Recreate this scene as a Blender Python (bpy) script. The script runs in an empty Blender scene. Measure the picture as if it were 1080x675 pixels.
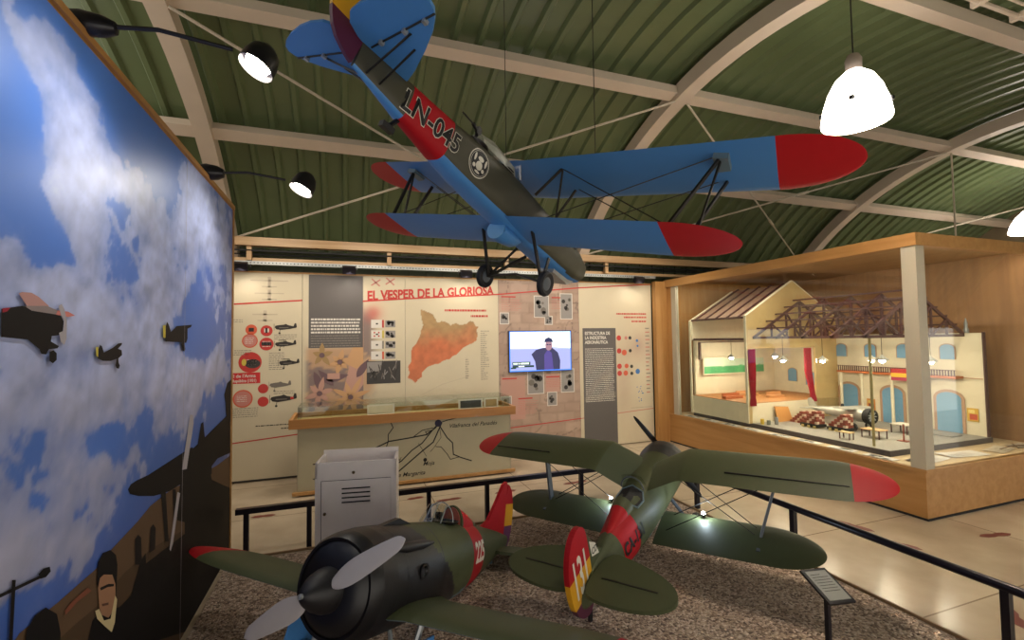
import bpy, math, random
import numpy as np
from mathutils import Vector, Matrix, Euler
random.seed(7)
SC = bpy.context.scene
COL = SC.collection
PI = math.pi
R = math.radians

# ------------------------------------------------------------------ materials
def lin(h):
    h = h.lstrip('#')
    v = [int(h[i:i+2], 16) / 255 for i in (0, 2, 4)]
    return tuple(x / 12.92 if x <= .04045 else ((x + .055) / 1.055) ** 2.4 for x in v)

MATS = {}
def mat(name, col, rough=.6, metal=0., var=0., vscale=8., bump=0., bscale=60., spec=.5, coat=0.):
    if name in MATS: return MATS[name]
    m = bpy.data.materials.new(name); m.use_nodes = True
    nt = m.node_tree; b = nt.nodes['Principled BSDF']
    c = lin(col) if isinstance(col, str) else col
    b.inputs['Base Color'].default_value = (*c, 1)
    b.inputs['Roughness'].default_value = rough
    b.inputs['Metallic'].default_value = metal
    b.inputs['Specular IOR Level'].default_value = spec
    b.inputs['Coat Weight'].default_value = coat
    tc = nt.nodes.new('ShaderNodeTexCoord')
    if var > 0:
        n = nt.nodes.new('ShaderNodeTexNoise'); n.inputs['Scale'].default_value = vscale
        n.inputs['Detail'].default_value = 5
        nt.links.new(tc.outputs['Object'], n.inputs['Vector'])
        r = nt.nodes.new('ShaderNodeValToRGB')
        r.color_ramp.elements[0].position = .3; r.color_ramp.elements[1].position = .7
        r.color_ramp.elements[0].color = (*[x * (1 - var) for x in c], 1)
        r.color_ramp.elements[1].color = (*[min(1, x * (1 + var)) for x in c], 1)
        nt.links.new(n.outputs['Fac'], r.inputs['Fac'])
        nt.links.new(r.outputs['Color'], b.inputs['Base Color'])
    if bump > 0:
        n = nt.nodes.new('ShaderNodeTexNoise'); n.inputs['Scale'].default_value = bscale
        n.inputs['Detail'].default_value = 4
        nt.links.new(tc.outputs['Object'], n.inputs['Vector'])
        bp = nt.nodes.new('ShaderNodeBump'); bp.inputs['Strength'].default_value = bump
        bp.inputs['Distance'].default_value = .01
        nt.links.new(n.outputs['Fac'], bp.inputs['Height'])
        nt.links.new(bp.outputs['Normal'], b.inputs['Normal'])
    MATS[name] = m
    return m

def emit(name, col, s):
    if name in MATS: return MATS[name]
    m = bpy.data.materials.new(name); m.use_nodes = True
    nt = m.node_tree; b = nt.nodes['Principled BSDF']
    c = lin(col)
    b.inputs['Base Color'].default_value = (*c, 1)
    b.inputs['Emission Color'].default_value = (*c, 1)
    b.inputs['Emission Strength'].default_value = s
    MATS[name] = m
    return m

def vcol_mat(name, rough=.5, emission=0.):
    m = bpy.data.materials.new(name); m.use_nodes = True
    nt = m.node_tree; b = nt.nodes['Principled BSDF']
    a = nt.nodes.new('ShaderNodeAttribute'); a.attribute_name = 'Col'
    nt.links.new(a.outputs['Color'], b.inputs['Base Color'])
    b.inputs['Roughness'].default_value = rough
    if emission:
        nt.links.new(a.outputs['Color'], b.inputs['Emission Color'])
        b.inputs['Emission Strength'].default_value = emission
    MATS[name] = m
    return m

def glass_mat(name='clear_glass', tint=(.93, .96, .94), refl=1.0):
    if name in MATS: return MATS[name]
    m = bpy.data.materials.new(name); m.use_nodes = True
    nt = m.node_tree; nt.nodes.clear()
    o = nt.nodes.new('ShaderNodeOutputMaterial'); mix = nt.nodes.new('ShaderNodeMixShader')
    t = nt.nodes.new('ShaderNodeBsdfTransparent'); t.inputs['Color'].default_value = (*tint, 1)
    g = nt.nodes.new('ShaderNodeBsdfGlossy'); g.inputs['Roughness'].default_value = .02
    f = nt.nodes.new('ShaderNodeLayerWeight'); f.inputs['Blend'].default_value = .5
    pw = nt.nodes.new('ShaderNodeMath'); pw.operation = 'POWER'; pw.inputs[1].default_value = 4.5
    mul = nt.nodes.new('ShaderNodeMath'); mul.operation = 'MULTIPLY_ADD'; mul.inputs[1].default_value = .8 * refl; mul.inputs[2].default_value = .035 * refl
    nt.links.new(f.outputs['Facing'], pw.inputs[0]); nt.links.new(pw.outputs[0], mul.inputs[0]); nt.links.new(mul.outputs[0], mix.inputs['Fac'])
    nt.links.new(t.outputs[0], mix.inputs[1]); nt.links.new(g.outputs[0], mix.inputs[2])
    nt.links.new(mix.outputs[0], o.inputs['Surface'])
    MATS[name] = m
    return m

def wood_mat(name, c1, c2, scale=2., rough=.45, axis='Y', coat=.15):
    m = bpy.data.materials.new(name); m.use_nodes = True
    nt = m.node_tree; b = nt.nodes['Principled BSDF']
    tc = nt.nodes.new('ShaderNodeTexCoord'); mp = nt.nodes.new('ShaderNodeMapping')
    sc = {'X': (.6, 9, 9), 'Y': (9, .6, 9), 'Z': (9, 9, .6)}[axis]
    mp.inputs['Scale'].default_value = sc
    n = nt.nodes.new('ShaderNodeTexNoise'); n.inputs['Scale'].default_value = scale; n.inputs['Detail'].default_value = 6
    n.inputs['Distortion'].default_value = .6
    r = nt.nodes.new('ShaderNodeValToRGB')
    r.color_ramp.elements[0].position = .3; r.color_ramp.elements[1].position = .72
    r.color_ramp.elements[0].color = (*lin(c1), 1); r.color_ramp.elements[1].color = (*lin(c2), 1)
    nt.links.new(tc.outputs['Object'], mp.inputs['Vector']); nt.links.new(mp.outputs[0], n.inputs['Vector'])
    nt.links.new(n.outputs['Fac'], r.inputs['Fac']); nt.links.new(r.outputs['Color'], b.inputs['Base Color'])
    b.inputs['Roughness'].default_value = rough; b.inputs['Coat Weight'].default_value = coat
    MATS[name] = m
    return m

# ------------------------------------------------------------------ mesh builder
FONT = {}
def font_mesh(txt, size, bold=0., align='LEFT', shear=0.):
    """outline lettering -> (verts 2-D, faces)"""
    cu = bpy.data.curves.new('lettering', 'FONT'); cu.body = txt; cu.size = size
    cu.offset = bold; cu.align_x = align; cu.shear = shear; cu.resolution_u = 3
    ob = bpy.data.objects.new('lettering', cu); COL.objects.link(ob)
    bpy.context.view_layer.update()
    dg = bpy.context.evaluated_depsgraph_get()
    me = bpy.data.meshes.new_from_object(ob.evaluated_get(dg))
    V = [(v.co.x, v.co.y) for v in me.vertices]; F = [tuple(p.vertices) for p in me.polygons]
    bpy.data.objects.remove(ob); bpy.data.curves.remove(cu); bpy.data.meshes.remove(me)
    return V, F

class MB:
    def __init__(s):
        s.V = []; s.F = []; s.M = []; s.S = []; s.C = {}
    def add(s, vs, fs, m=0, sm=False):
        o = len(s.V); s.V += [tuple(v) for v in vs]
        for i, f in enumerate(fs):
            s.F.append(tuple(o + k for k in f)); s.M.append(m[i] if isinstance(m, list) else m); s.S.append(sm)
    def box(s, c, d, m=0, rz=0., rot=None):
        x, y, z = d[0] / 2, d[1] / 2, d[2] / 2
        M = rot if rot is not None else Matrix.Rotation(rz, 3, 'Z')
        vs = [Vector(c) + M @ Vector((a * x, b * y, e * z)) for a in (-1, 1) for b in (-1, 1) for e in (-1, 1)]
        s.add(vs, [(0, 1, 3, 2), (4, 6, 7, 5), (0, 4, 5, 1), (2, 3, 7, 6), (0, 2, 6, 4), (1, 5, 7, 3)], m)
    def bb(s, a, b, m=0):
        s.box([(a[i] + b[i]) / 2 for i in range(3)], [abs(b[i] - a[i]) for i in range(3)], m)
    def beam(s, p, q, w, h, m=0, up=(0, 0, 1)):
        p, q = Vector(p), Vector(q); d = (q - p).normalized(); u = Vector(up)
        if abs(d.dot(u)) > .98: u = Vector((0, 1, 0))
        r = d.cross(u).normalized(); u = r.cross(d)
        vs = [e + r * a * w / 2 + u * b * h / 2 for e in (p, q) for a, b in ((-1, -1), (1, -1), (1, 1), (-1, 1))]
        s.add(vs, [(0, 3, 2, 1), (4, 5, 6, 7), (0, 1, 5, 4), (1, 2, 6, 5), (2, 3, 7, 6), (3, 0, 4, 7)], m)
    def tube(s, pts, r, m=0, n=8, caps=True):
        pts = [Vector(p) for p in pts]; rs = r if isinstance(r, (list, tuple)) else [r] * len(pts)
        rings = []; u = None
        for i, p in enumerate(pts):
            d = (pts[min(i + 1, len(pts) - 1)] - pts[max(i - 1, 0)]).normalized()
            if u is None: u = d.cross(Vector((0, 0, 1)) if abs(d.z) < .9 else Vector((1, 0, 0))).normalized()
            u = (u - d * u.dot(d)).normalized(); w = d.cross(u)
            rings.append([p + (u * math.cos(2 * PI * k / n) + w * math.sin(2 * PI * k / n)) * rs[i] for k in range(n)])
        s.loft(rings, m, caps, True)
    def loft(s, rings, m=0, caps=True, sm=True, closed=True):
        """rings: lists of points with the same count; m index or fn(centre)->index"""
        n = len(rings[0]); vs = [tuple(p) for r in rings for p in r]; fs = []; ms = []
        rng = range(n) if closed else range(n - 1)
        for i in range(len(rings) - 1):
            for k in rng:
                f = (i * n + k, i * n + (k + 1) % n, (i + 1) * n + (k + 1) % n, (i + 1) * n + k)
                fs.append(f)
        if caps:
            fs.append(tuple(range(n - 1, -1, -1))); fs.append(tuple((len(rings) - 1) * n + k for k in range(n)))
        if callable(m):
            for f in fs:
                c = np.mean([vs[k] for k in f], axis=0); ms.append(m(c))
        else: ms = [m] * len(fs)
        s.add(vs, fs, ms, sm)
    def lathe(s, prof, m=0, n=24, axis='Z', c=(0, 0, 0), caps=True):
        rings = []
        for r, h in prof:
            ring = []
            for k in range(n):
                a = 2 * PI * k / n; x, y = r * math.cos(a), r * math.sin(a)
                p = {'Z': (x, y, h), 'X': (h, x, y), 'Y': (y, h, x)}[axis]
                ring.append((p[0] + c[0], p[1] + c[1], p[2] + c[2]))
            rings.append(ring)
        s.loft(rings, m, caps, True)
    def prism(s, poly, f, d, m=0, side=None):
        """poly in 2-D, f(u,v,w)->3-D, from w=0 to w=d"""
        n = len(poly); vs = [f(u, v, 0) for u, v in poly] + [f(u, v, d) for u, v in poly]
        fs = [tuple(range(n - 1, -1, -1)), tuple(range(n, 2 * n))] + [(k, (k + 1) % n, n + (k + 1) % n, n + k) for k in range(n)]
        s.add(vs, fs, [m, m] + [m if side is None else side] * n)
    def flat(s, poly, f, m=0):
        s.add([f(u, v) for u, v in poly], [tuple(range(len(poly)))], m)
    def rect(s, u0, v0, u1, v1, f, m=0):
        s.flat([(u0, v0), (u1, v0), (u1, v1), (u0, v1)], f, m)
    def disc(s, u, v, r, f, m=0, n=20, ry=None):
        s.flat([(u + r * math.cos(2 * PI * k / n), v + (ry or r) * math.sin(2 * PI * k / n)) for k in range(n)], f, m)
    def line(s, pts, w, f, m=0):
        for (a, b), (c, d) in zip(pts[:-1], pts[1:]):
            L = math.hypot(c - a, d - b) or 1; nx, ny = -(d - b) / L * w / 2, (c - a) / L * w / 2
            ex, ey = (c - a) / L * w * .3, (d - b) / L * w * .3
            s.flat([(a - nx - ex, b - ny - ey), (c - nx + ex, d - ny + ey), (c + nx + ex, d + ny + ey), (a + nx - ex, b + ny - ey)], f, m)
    def text(s, t, size, f, m=0, bold=0., align='LEFT', shear=0., sx=1.):
        V, F = font_mesh(t, size, bold, align, shear)
        s.add([f(x * sx, y) for x, y in V], F, m)
    def grid(s, P, C, m=0):
        """P (nv,nu,3), C (nv,nu,3) linear colours"""
        nv, nu = P.shape[:2]; o = len(s.V)
        s.V += [tuple(p) for p in P.reshape(-1, 3).tolist()]
        s.C[o] = C.reshape(-1, 3)
        idx = np.arange(nv * nu).reshape(nv, nu) + o
        q = np.stack([idx[:-1, :-1], idx[:-1, 1:], idx[1:, 1:], idx[1:, :-1]], -1).reshape(-1, 4)
        s.F += [tuple(t) for t in q.tolist()]; s.M += [m] * len(q); s.S += [False] * len(q)
    def build(s, name, mats, parent=None, world=True, scale=None, angle=38, origin=None):
        V = np.array(s.V, dtype=float)
        if scale: V = V * scale
        loc = Vector((0, 0, 0))
        if parent is None:
            if origin is None:
                mn, mx = V.min(0), V.max(0); origin = ((mn[0] + mx[0]) / 2, (mn[1] + mx[1]) / 2, mn[2])
            loc = Vector(origin); V = V - np.array(origin)
        elif world:
            r = parent
            while r.parent: r = r.parent
            V = V - np.array(r.location)
        me = bpy.data.meshes.new(name)
        me.from_pydata(V.tolist(), [], s.F)
        me.polygons.foreach_set('material_index', s.M)
        me.polygons.foreach_set('use_smooth', s.S)
        for m in (mats if isinstance(mats, (list, tuple)) else [mats]): me.materials.append(m)
        if s.C:
            a = me.color_attributes.new('Col', 'FLOAT_COLOR', 'POINT')
            arr = np.ones((len(V), 4), dtype=np.float32)
            for o, c in s.C.items(): arr[o:o + len(c), :3] = c
            a.data.foreach_set('color', arr.ravel())
        if any(s.S): me.set_sharp_from_angle(angle=R(angle))
        me.validate(); me.update()
        ob = bpy.data.objects.new(name, me); COL.objects.link(ob)
        if parent is not None: ob.parent = parent
        else: ob.location = loc
        return ob

def tag(o, label=None, cat=None, group=None, kind=None):
    if label: o['label'] = label
    if cat: o['category'] = cat
    if group: o['group'] = group
    if kind: o['kind'] = kind
    return o
def thing(name, label, cat, loc=(0, 0, 0), rot=(0, 0, 0), group=None):
    o = bpy.data.objects.new(name, None); COL.objects.link(o)
    o.location = loc; o.rotation_euler = rot; o.empty_display_size = .1
    return tag(o, label, cat, group)
def struct(mb, name, mats, label=None):
    return tag(mb.build(name, mats), label, None, None, 'structure')
def dup(root, loc, rot=None, label=None):
    def cp(o, par):
        c = o.copy(); COL.objects.link(c)
        if par is not None: c.parent = par
        for ch in list(o.children): cp(ch, c)
        return c
    r = cp(root, None); r.location = loc
    if rot is not None: r.rotation_euler = rot
    if label: r['label'] = label
    return r

def smooth_poly(P, it=2):
    for _ in range(it):
        Q = []
        for i in range(len(P)):
            a, b = P[i], P[(i + 1) % len(P)]
            Q += [(a[0] * .75 + b[0] * .25, a[1] * .75 + b[1] * .25), (a[0] * .25 + b[0] * .75, a[1] * .25 + b[1] * .75)]
        P = Q
    return P
# value noise (fbm) on arrays, used for printed images
def vnoise(x, y, seed=0):
    xi, yi = np.floor(x).astype(np.int64), np.floor(y).astype(np.int64); xf, yf = x - xi, y - yi
    def h(a, b):
        n = (a * 374761393 + b * 668265263 + seed * 974711) & 0x7fffffff
        n = ((n ^ (n >> 13)) * 1274126177) & 0x7fffffff
        return ((n ^ (n >> 16)) & 0xffff) / 65535.
    u, v = xf * xf * (3 - 2 * xf), yf * yf * (3 - 2 * yf)
    return (h(xi, yi) * (1 - u) + h(xi + 1, yi) * u) * (1 - v) + (h(xi, yi + 1) * (1 - u) + h(xi + 1, yi + 1) * u) * v
def fbm(x, y, o=5, seed=0):
    t = 0; a = .5; n = 0
    for i in range(o):
        t = t + a * vnoise(x * 2 ** i + 17.3 * i, y * 2 ** i - 9.1 * i, seed + i); n += a; a *= .55
    return t / n
def sstep(a, b, x):
    t = np.clip((x - a) / (b - a), 0, 1); return t * t * (3 - 2 * t)

# ------------------------------------------------------------------ palette
m_white = mat('white_paint', '#d8cfc4', .55, var=.04)
m_wood = wood_mat('case_veneer', '#a87840', '#ba8c54', 1.6, axis='Z')
m_woodh = wood_mat('case_veneer_cut', '#ab7b42', '#be9058', 1.6, axis='Y')
m_beam = wood_mat('pine_beam', '#b58e62', '#cfae82', 1.5, axis='X')
m_black = mat('black_steel', '#14121a', .35, spec=.5)
m_blackm = mat('matt_black', '#0d0d10', .7)
m_glass = glass_mat()
m_steel = mat('galvanised_steel', '#a5a8a6', .4, .7, var=.1, vscale=20)
m_wire = mat('pale_wire', '#cfc3b0', .5)
MURAL_POLY = {
    'hill': ('hill', [(1.8342, 0.8665), (1.9158, 0.9066), (2.1156, 0.8954), (2.2689, 0.8941), (2.382, 0.8929), (2.4916, 0.915), (2.6147, 0.9268), (2.7743, 0.9415), (2.9214, 0.9657), (3.1311, 0.9646), (3.297, 0.9528), (3.6571, 0.9039), (4.2526, 0.8506), (4.6555, 0.8326), (4.6992, -0.0883), (3.3931, -0.0667), (2.1345, 0.4816)]),
    'field': ('field', [(2.1217, 0.762), (2.2107, 0.7572), (2.3891, 0.7389), (2.6318, 0.759), (2.9563, 0.7402), (3.4271, 0.65), (3.5827, 0.411), (3.3931, -0.0667), (2.1345, 0.4816)]),
    'wingL': ('dark', [(2.659, 1.1292), (2.6867, 1.1443), (2.7497, 1.1447), (2.8873, 1.1338), (3.4132, 1.1299), (3.6009, 1.1257), (3.6924, 0.9136), (3.4578, 0.9409), (3.1925, 0.9607), (2.968, 1.0039), (2.7753, 1.0633), (2.6805, 1.1014)]),
    'wingR': ('dark', [(3.6015, 1.1131), (3.786, 1.1264), (4.6252, 1.2069), (4.6419, 0.8563), (4.2273, 0.9039), (4.0661, 0.8845), (4.0688, 0.8267), (3.8724, 0.8328), (3.6103, 0.9231)]),
    'body': ('dark', [(3.416, 1.0703), (3.5228, 1.1349), (3.7006, 1.0969), (3.7803, 1.2469), (3.8343, 1.2515), (3.9094, 1.0469), (4.0708, 0.7834), (4.6561, 0.5557), (4.6863, -0.0794), (3.5057, -0.0859), (2.8319, 0.3185), (2.8708, 0.4648), (2.8601, 0.6973), (3.473, 0.6149), (3.4696, 0.6873), (3.3286, 0.7494), (3.3372, 0.8489)]),
    'tree': ('dark', [(4.4477, 1.3116), (4.4067, 1.3797), (4.5051, 1.4663), (4.6397, 1.4885), (4.6572, 1.1189), (4.4927, 1.1775)]),
    'shoulder': ('dark', [(2.319, 0.6263), (2.3591, 0.7), (2.4198, 0.7052), (2.5937, 0.6294), (2.7108, 0.621), (2.8125, 0.737), (2.8717, 0.7494), (2.9194, 0.4388), (2.903, 0.2758)]),
    'strut1': ('dark2', [(3.0643, 0.9887), (3.1328, 0.9722), (3.1936, 0.6787), (3.1338, 0.7024)]),
    'strut2': ('dark2', [(3.2419, 0.957), (3.2935, 0.9418), (3.3214, 0.7633), (3.2635, 0.7615)]),
    'figures': ('dark2', [(2.7466, 0.7476), (2.7411, 0.8678), (2.775, 0.8784), (2.8119, 0.8493), (2.8272, 0.7118)]),
    'figures2': ('dark2', [(2.9156, 0.7309), (2.9246, 0.8542), (2.9593, 0.8612), (2.9968, 0.8274), (2.9914, 0.719)]),
    'propA': ('propgrey', [(3.397, 1.0281), (3.4221, 1.0925), (3.5359, 1.344), (3.591, 1.3359), (3.6099, 1.275), (3.4836, 1.013)]),
    'propB': ('propgrey', [(3.3208, 0.9178), (3.3687, 0.8965), (3.2565, 0.6426), (3.2208, 0.6134), (3.2017, 0.6322)]),
    'hair': ('black', [(2.383, 0.8319), (2.3885, 0.914), (2.425, 0.9373), (2.4916, 0.9222), (2.5459, 0.8781), (2.5626, 0.8291), (2.5549, 0.6829), (2.4833, 0.7355), (2.4735, 0.8045), (2.3998, 0.8007)]),
    'face': ('skin', [(2.3932, 0.8117), (2.4072, 0.8436), (2.439, 0.8429), (2.514, 0.8081), (2.5445, 0.7543), (2.5528, 0.6509), (2.4877, 0.6402), (2.427, 0.6858), (2.4063, 0.7279)]),
    'brow': ('black', [(2.409, 0.8039), (2.481, 0.7848), (2.5301, 0.7612), (2.5305, 0.7511), (2.4748, 0.775), (2.4159, 0.7896)]),
    'mouth': ('brownd', [(2.425, 0.7305), (2.4847, 0.7059), (2.4851, 0.6961), (2.4319, 0.7176)]),
    'scarf': ('cream', [(2.3726, 0.7304), (2.4035, 0.7217), (2.4478, 0.651), (2.5051, 0.6274), (2.5432, 0.7054), (2.5622, 0.6791), (2.545, 0.5891), (2.5183, 0.5634), (2.4555, 0.6231), (2.3895, 0.6908)]),
    'man2': ('black', [(1.9292, 0.8063), (1.943, 0.8997), (1.9793, 0.9239), (2.0391, 0.9194), (2.106, 0.8616), (2.1321, 0.782), (2.1254, 0.6819)]),
    'hut': ('hutred', [(2.1529, 0.8476), (2.2016, 0.8564), (2.3087, 0.8529), (2.3386, 0.8263), (2.2412, 0.836), (2.1609, 0.8297)]),
    'micpole': ('dark2', [(1.8644, 1.0927), (1.8817, 1.0845), (1.8746, 0.8688), (1.8577, 0.8792)]),
    'micarm': ('dark2', [(1.8051, 1.0776), (2.0032, 1.0423), (2.0087, 1.0306), (1.8056, 1.0666)]),
    'mic': ('black', [(1.993, 1.0501), (2.0175, 1.0573), (2.0542, 1.0471), (2.0603, 1.0285), (2.0345, 1.0216), (2.0037, 1.0298)]),
    'pA_tailwing': ('pinkw', [(1.8533, 1.9636), (1.869, 1.9694), (1.9153, 1.9716), (1.9498, 1.9623), (2.0078, 1.9361), (1.987, 1.9281), (1.8938, 1.9277)]),
    'pA_body': ('dark', [(1.7787, 1.9108), (1.871, 1.9261), (2.0194, 1.9171), (2.0757, 1.9068), (2.0976, 1.8873), (2.0922, 1.8526), (2.0674, 1.8372), (2.0286, 1.834), (2.024, 1.8149), (2.0714, 1.7993), (2.0638, 1.7913), (2.0145, 1.7886), (1.9994, 1.7714), (1.9735, 1.7746), (1.9627, 1.7894), (1.9033, 1.8209), (1.7905, 1.8279), (1.7825, 1.8278)]),
    'pA_wing': ('greyw', [(1.88, 1.9267), (1.9972, 1.9353), (2.0521, 1.9245), (2.1224, 1.9234), (2.1666, 1.9117), (2.1233, 1.9038), (2.0528, 1.909), (1.9179, 1.914)]),
    'pA_tip': ('pinkw2', [(2.0578, 1.9235), (2.1224, 1.9234), (2.1666, 1.9117), (2.1233, 1.9038), (2.0472, 1.9087)]),
    'pA_stripe': ('redp', [(1.7826, 1.9128), (1.8176, 1.9175), (1.8032, 1.905), (1.7832, 1.8998)]),
    'pA_prop': ('propgrey', [(2.0605, 1.9399), (2.0796, 1.9482), (2.0981, 1.9288), (2.1143, 1.888), (2.1148, 1.8253), (2.1015, 1.8032), (2.0799, 1.8149), (2.0671, 1.8453), (2.0922, 1.8526), (2.0976, 1.8873), (2.0756, 1.9102)]),
    'pA_wheel': ('black', [(2.0149, 1.7788), (2.0385, 1.785), (2.0567, 1.7746), (2.0578, 1.7511), (2.0362, 1.74), (2.0163, 1.7493)]),
    'pB_body': ('dark2', [(2.337, 1.747), (2.3399, 1.7837), (2.3544, 1.8016), (2.3703, 1.7951), (2.3873, 1.7693), (2.4609, 1.7876), (2.5127, 1.8065), (2.5492, 1.809), (2.5459, 1.8003), (2.5102, 1.7836), (2.547, 1.7762), (2.5517, 1.7545), (2.5157, 1.741), (2.4464, 1.7326), (2.381, 1.7352)]),
    'pB_leg': ('black', [(2.5014, 1.7415), (2.5157, 1.741), (2.5202, 1.7213), (2.5317, 1.708), (2.5232, 1.6948), (2.4998, 1.6994), (2.4904, 1.7116)]),
    'pB_y': ('yellow', [(2.3199, 1.7917), (2.3394, 1.7954), (2.3398, 1.7524), (2.3245, 1.7567)]),
    'pC_body': ('dark2', [(3.0683, 1.8152), (3.07, 1.9008), (3.0889, 1.9262), (3.119, 1.9078), (3.1506, 1.8703), (3.2425, 1.9063), (3.5244, 1.924), (3.5059, 1.9084), (3.4389, 1.8967), (3.4419, 1.8335), (3.4176, 1.8068), (3.296, 1.8118), (3.1381, 1.8152)]),
    'pC_leg': ('black', [(3.323, 1.8094), (3.3818, 1.8093), (3.4015, 1.7674), (3.3845, 1.7521), (3.3491, 1.7623)]),
    'pC_y': ('yellow', [(3.0251, 1.9026), (3.0668, 1.9082), (3.0673, 1.8365), (3.0337, 1.8363)]),
}
CLOUDS = [(1.831, 2.774, 0.115, 0.103, 0.5), (1.976, 2.751, 0.139, 0.129, 0.75), (2.124, 2.656, 0.203, 0.175, 0.9), (2.228, 2.517, 0.162, 0.166, 0.95), (2.272, 2.323, 0.136, 0.15, 0.95), (2.316, 2.161, 0.177, 0.153, 0.8), (2.08, 2.307, 0.227, 0.085, 0.5), (2.757, 2.499, 0.313, 0.188, 0.6), (3.395, 2.469, 0.774, 0.296, 0.55), (3.783, 2.789, 0.458, 0.268, 0.6), (4.052, 2.248, 0.984, 0.359, 0.5), (2.07, 1.899, 0.714, 0.133, 1.1), (1.866, 1.993, 0.256, 0.074, 0.9), (2.787, 1.863, 0.728, 0.188, 1.0), (2.963, 1.968, 0.368, 0.126, 0.9), (2.591, 1.644, 1.139, 0.194, 0.9), (2.084, 1.582, 0.513, 0.1, 0.7), (3.022, 2.127, 0.387, 0.13, 0.6), (1.988, 1.377, 0.623, 0.11, 0.6), (2.227, 1.103, 0.606, 0.143, 0.55), (3.528, 1.573, 0.995, 0.153, 0.5), (4.312, 2.666, 0.702, 0.385, 0.6), (1.904, 1.166, 0.326, 0.148, 0.5), (2.381, 2.432, 0.618, 0.056, 0.4), (3.131, 1.285, 0.729, 0.133, 0.6), (4.225, 1.446, 0.582, 0.149, 0.7)]
BLUES = [(1.891, 2.453, 0.208, 0.273, 0.5), (2.632, 2.896, 0.282, 0.225, 0.35), (3.331, 1.99, 0.336, 0.104, 0.6), (1.932, 1.542, 0.184, 0.076, 0.5), (2.427, 1.438, 0.194, 0.064, 0.6), (1.982, 2.054, 0.199, 0.064, 0.5), (3.611, 1.88, 0.592, 0.189, 0.5), (2.569, 2.118, 0.321, 0.194, 0.45), (4.246, 0.999, 0.441, 0.186, 0.2)]
# ------------------------------------------------------------------ vault and shell
VC, VZ, VR = 3.5, .05, 4.62
def vault(y, r=VR): return VZ + math.sqrt(max(.01, r * r - (y - VC) ** 2))
X0, X1 = -2.6, 13.6
# corrugated sheet roof
m_roof = mat('green_sheet_metal', '#65734f', .34, .0, var=.10, vscale=1.5, spec=.6)
mb = MB()
prof = []
x = X0
while x < X1:
    prof += [(x, 0), (x + .165, 0), (x + .19, -.04), (x + .235, -.04), (x + .26, 0)]
    x += .26
prof.append((x, 0))
ny = 44; rows = []
for j in range(ny + 1):
    y = -1.0 + (7.3 + 1.0) * j / ny
    a = math.atan2(vault(y, VR + .26) - VZ, y - VC)
    rows.append([(px, VC + (VR + .26 + d) * math.cos(a), VZ + (VR + .26 + d) * math.sin(a)) for px, d in prof])
mb.loft(rows, 0, False, False, False)
struct(mb, 'ceiling', [m_roof])
# floor
m_floor = bpy.data.materials.new('polished_floor'); m_floor.use_nodes = True
nt = m_floor.node_tree; b = nt.nodes['Principled BSDF']
tc = nt.nodes.new('ShaderNodeTexCoord'); n1 = nt.nodes.new('ShaderNodeTexNoise'); n1.inputs['Scale'].default_value = 2.2; n1.inputs['Detail'].default_value = 8
r1 = nt.nodes.new('ShaderNodeValToRGB'); r1.color_ramp.elements[0].position = .3; r1.color_ramp.elements[1].position = .75
r1.color_ramp.elements[0].color = (*lin('#a99880'), 1); r1.color_ramp.elements[1].color = (*lin('#c6b59c'), 1)
br = nt.nodes.new('ShaderNodeTexBrick'); br.offset = 0; br.inputs['Scale'].default_value = 1.
br.inputs['Brick Width'].default_value = 1.15; br.inputs['Row Height'].default_value = 1.15; br.inputs['Mortar Size'].default_value = .006
br.inputs['Color1'].default_value = (1, 1, 1, 1); br.inputs['Color2'].default_value = (.94, .94, .94, 1); br.inputs['Mortar'].default_value = (.45, .4, .35, 1)
mx = nt.nodes.new('ShaderNodeMixRGB'); mx.blend_type = 'MULTIPLY'; mx.inputs['Fac'].default_value = 1
nt.links.new(tc.outputs['Object'], n1.inputs['Vector']); nt.links.new(n1.outputs['Fac'], r1.inputs['Fac'])
nt.links.new(tc.outputs['Object'], br.inputs['Vector']); nt.links.new(r1.outputs['Color'], mx.inputs[1]); nt.links.new(br.outputs['Color'], mx.inputs[2])
nt.links.new(mx.outputs[0], b.inputs['Base Color']); b.inputs['Roughness'].default_value = .22
mb = MB(); mb.bb((X0, -1, -.1), (X1, 7.3, 0)); struct(mb, 'floor', [m_floor])
# back wall: green sheet upper, plaster
m_wallb = mat('wall_green_sheet', '#4a5138', .6, var=.1)
mb = MB(); mb.bb((X0, 7.25, 0), (X1, 7.33, 3.3))
xx = X0 + .1
while xx < X1: mb.bb((xx, 7.22, 0), (xx + .05, 7.25, 3.2)); xx += .26
struct(mb, 'wall_back', [m_wallb])
mb = MB(); mb.bb((X0 - .1, -1, 0), (X0, 7.3, 3.6)); struct(mb, 'wall_left', [mat('wall_cream', '#8d7c60', .8, var=.05)])
mb = MB(); mb.bb((X1, -1, 0), (X1 + .1, 7.3, 4.9)); struct(mb, 'wall_right', [MATS['wall_cream']])

# arches
m_arch = mat('cream_steel', '#dccbb8', .5, var=.04, vscale=3)
ARX = (-1.50, 3.70, 8.75)
ANAME = ('rising behind the sky mural', 'in the middle of the roof, over the red wing tips', 'above the wooden display case')
for ax, an in zip(ARX, ANAME):
    mb = MB(); rings = []
    for j in range(37):
        a = R(-6 + 1) + (PI - R(-10)) * j / 36
        y = 7.15 - (7.15 + .9) * j / 36
        a = math.atan2(vault(y) - VZ, y - VC)
        ring = []
        for du, dr in ((-.085, 0), (.085, 0), (.085, .17), (-.085, .17)):
            ring.append((ax + du, VC + (VR + dr) * math.cos(a), VZ + (VR + dr) * math.sin(a)))
        rings.append(ring)
    mb.loft(rings, 0, True, False)
    tag(mb.build('roof_arch', [m_arch]), 'cream curved steel arch ' + an, 'roof arch', 'steel arches of the vault')
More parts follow.
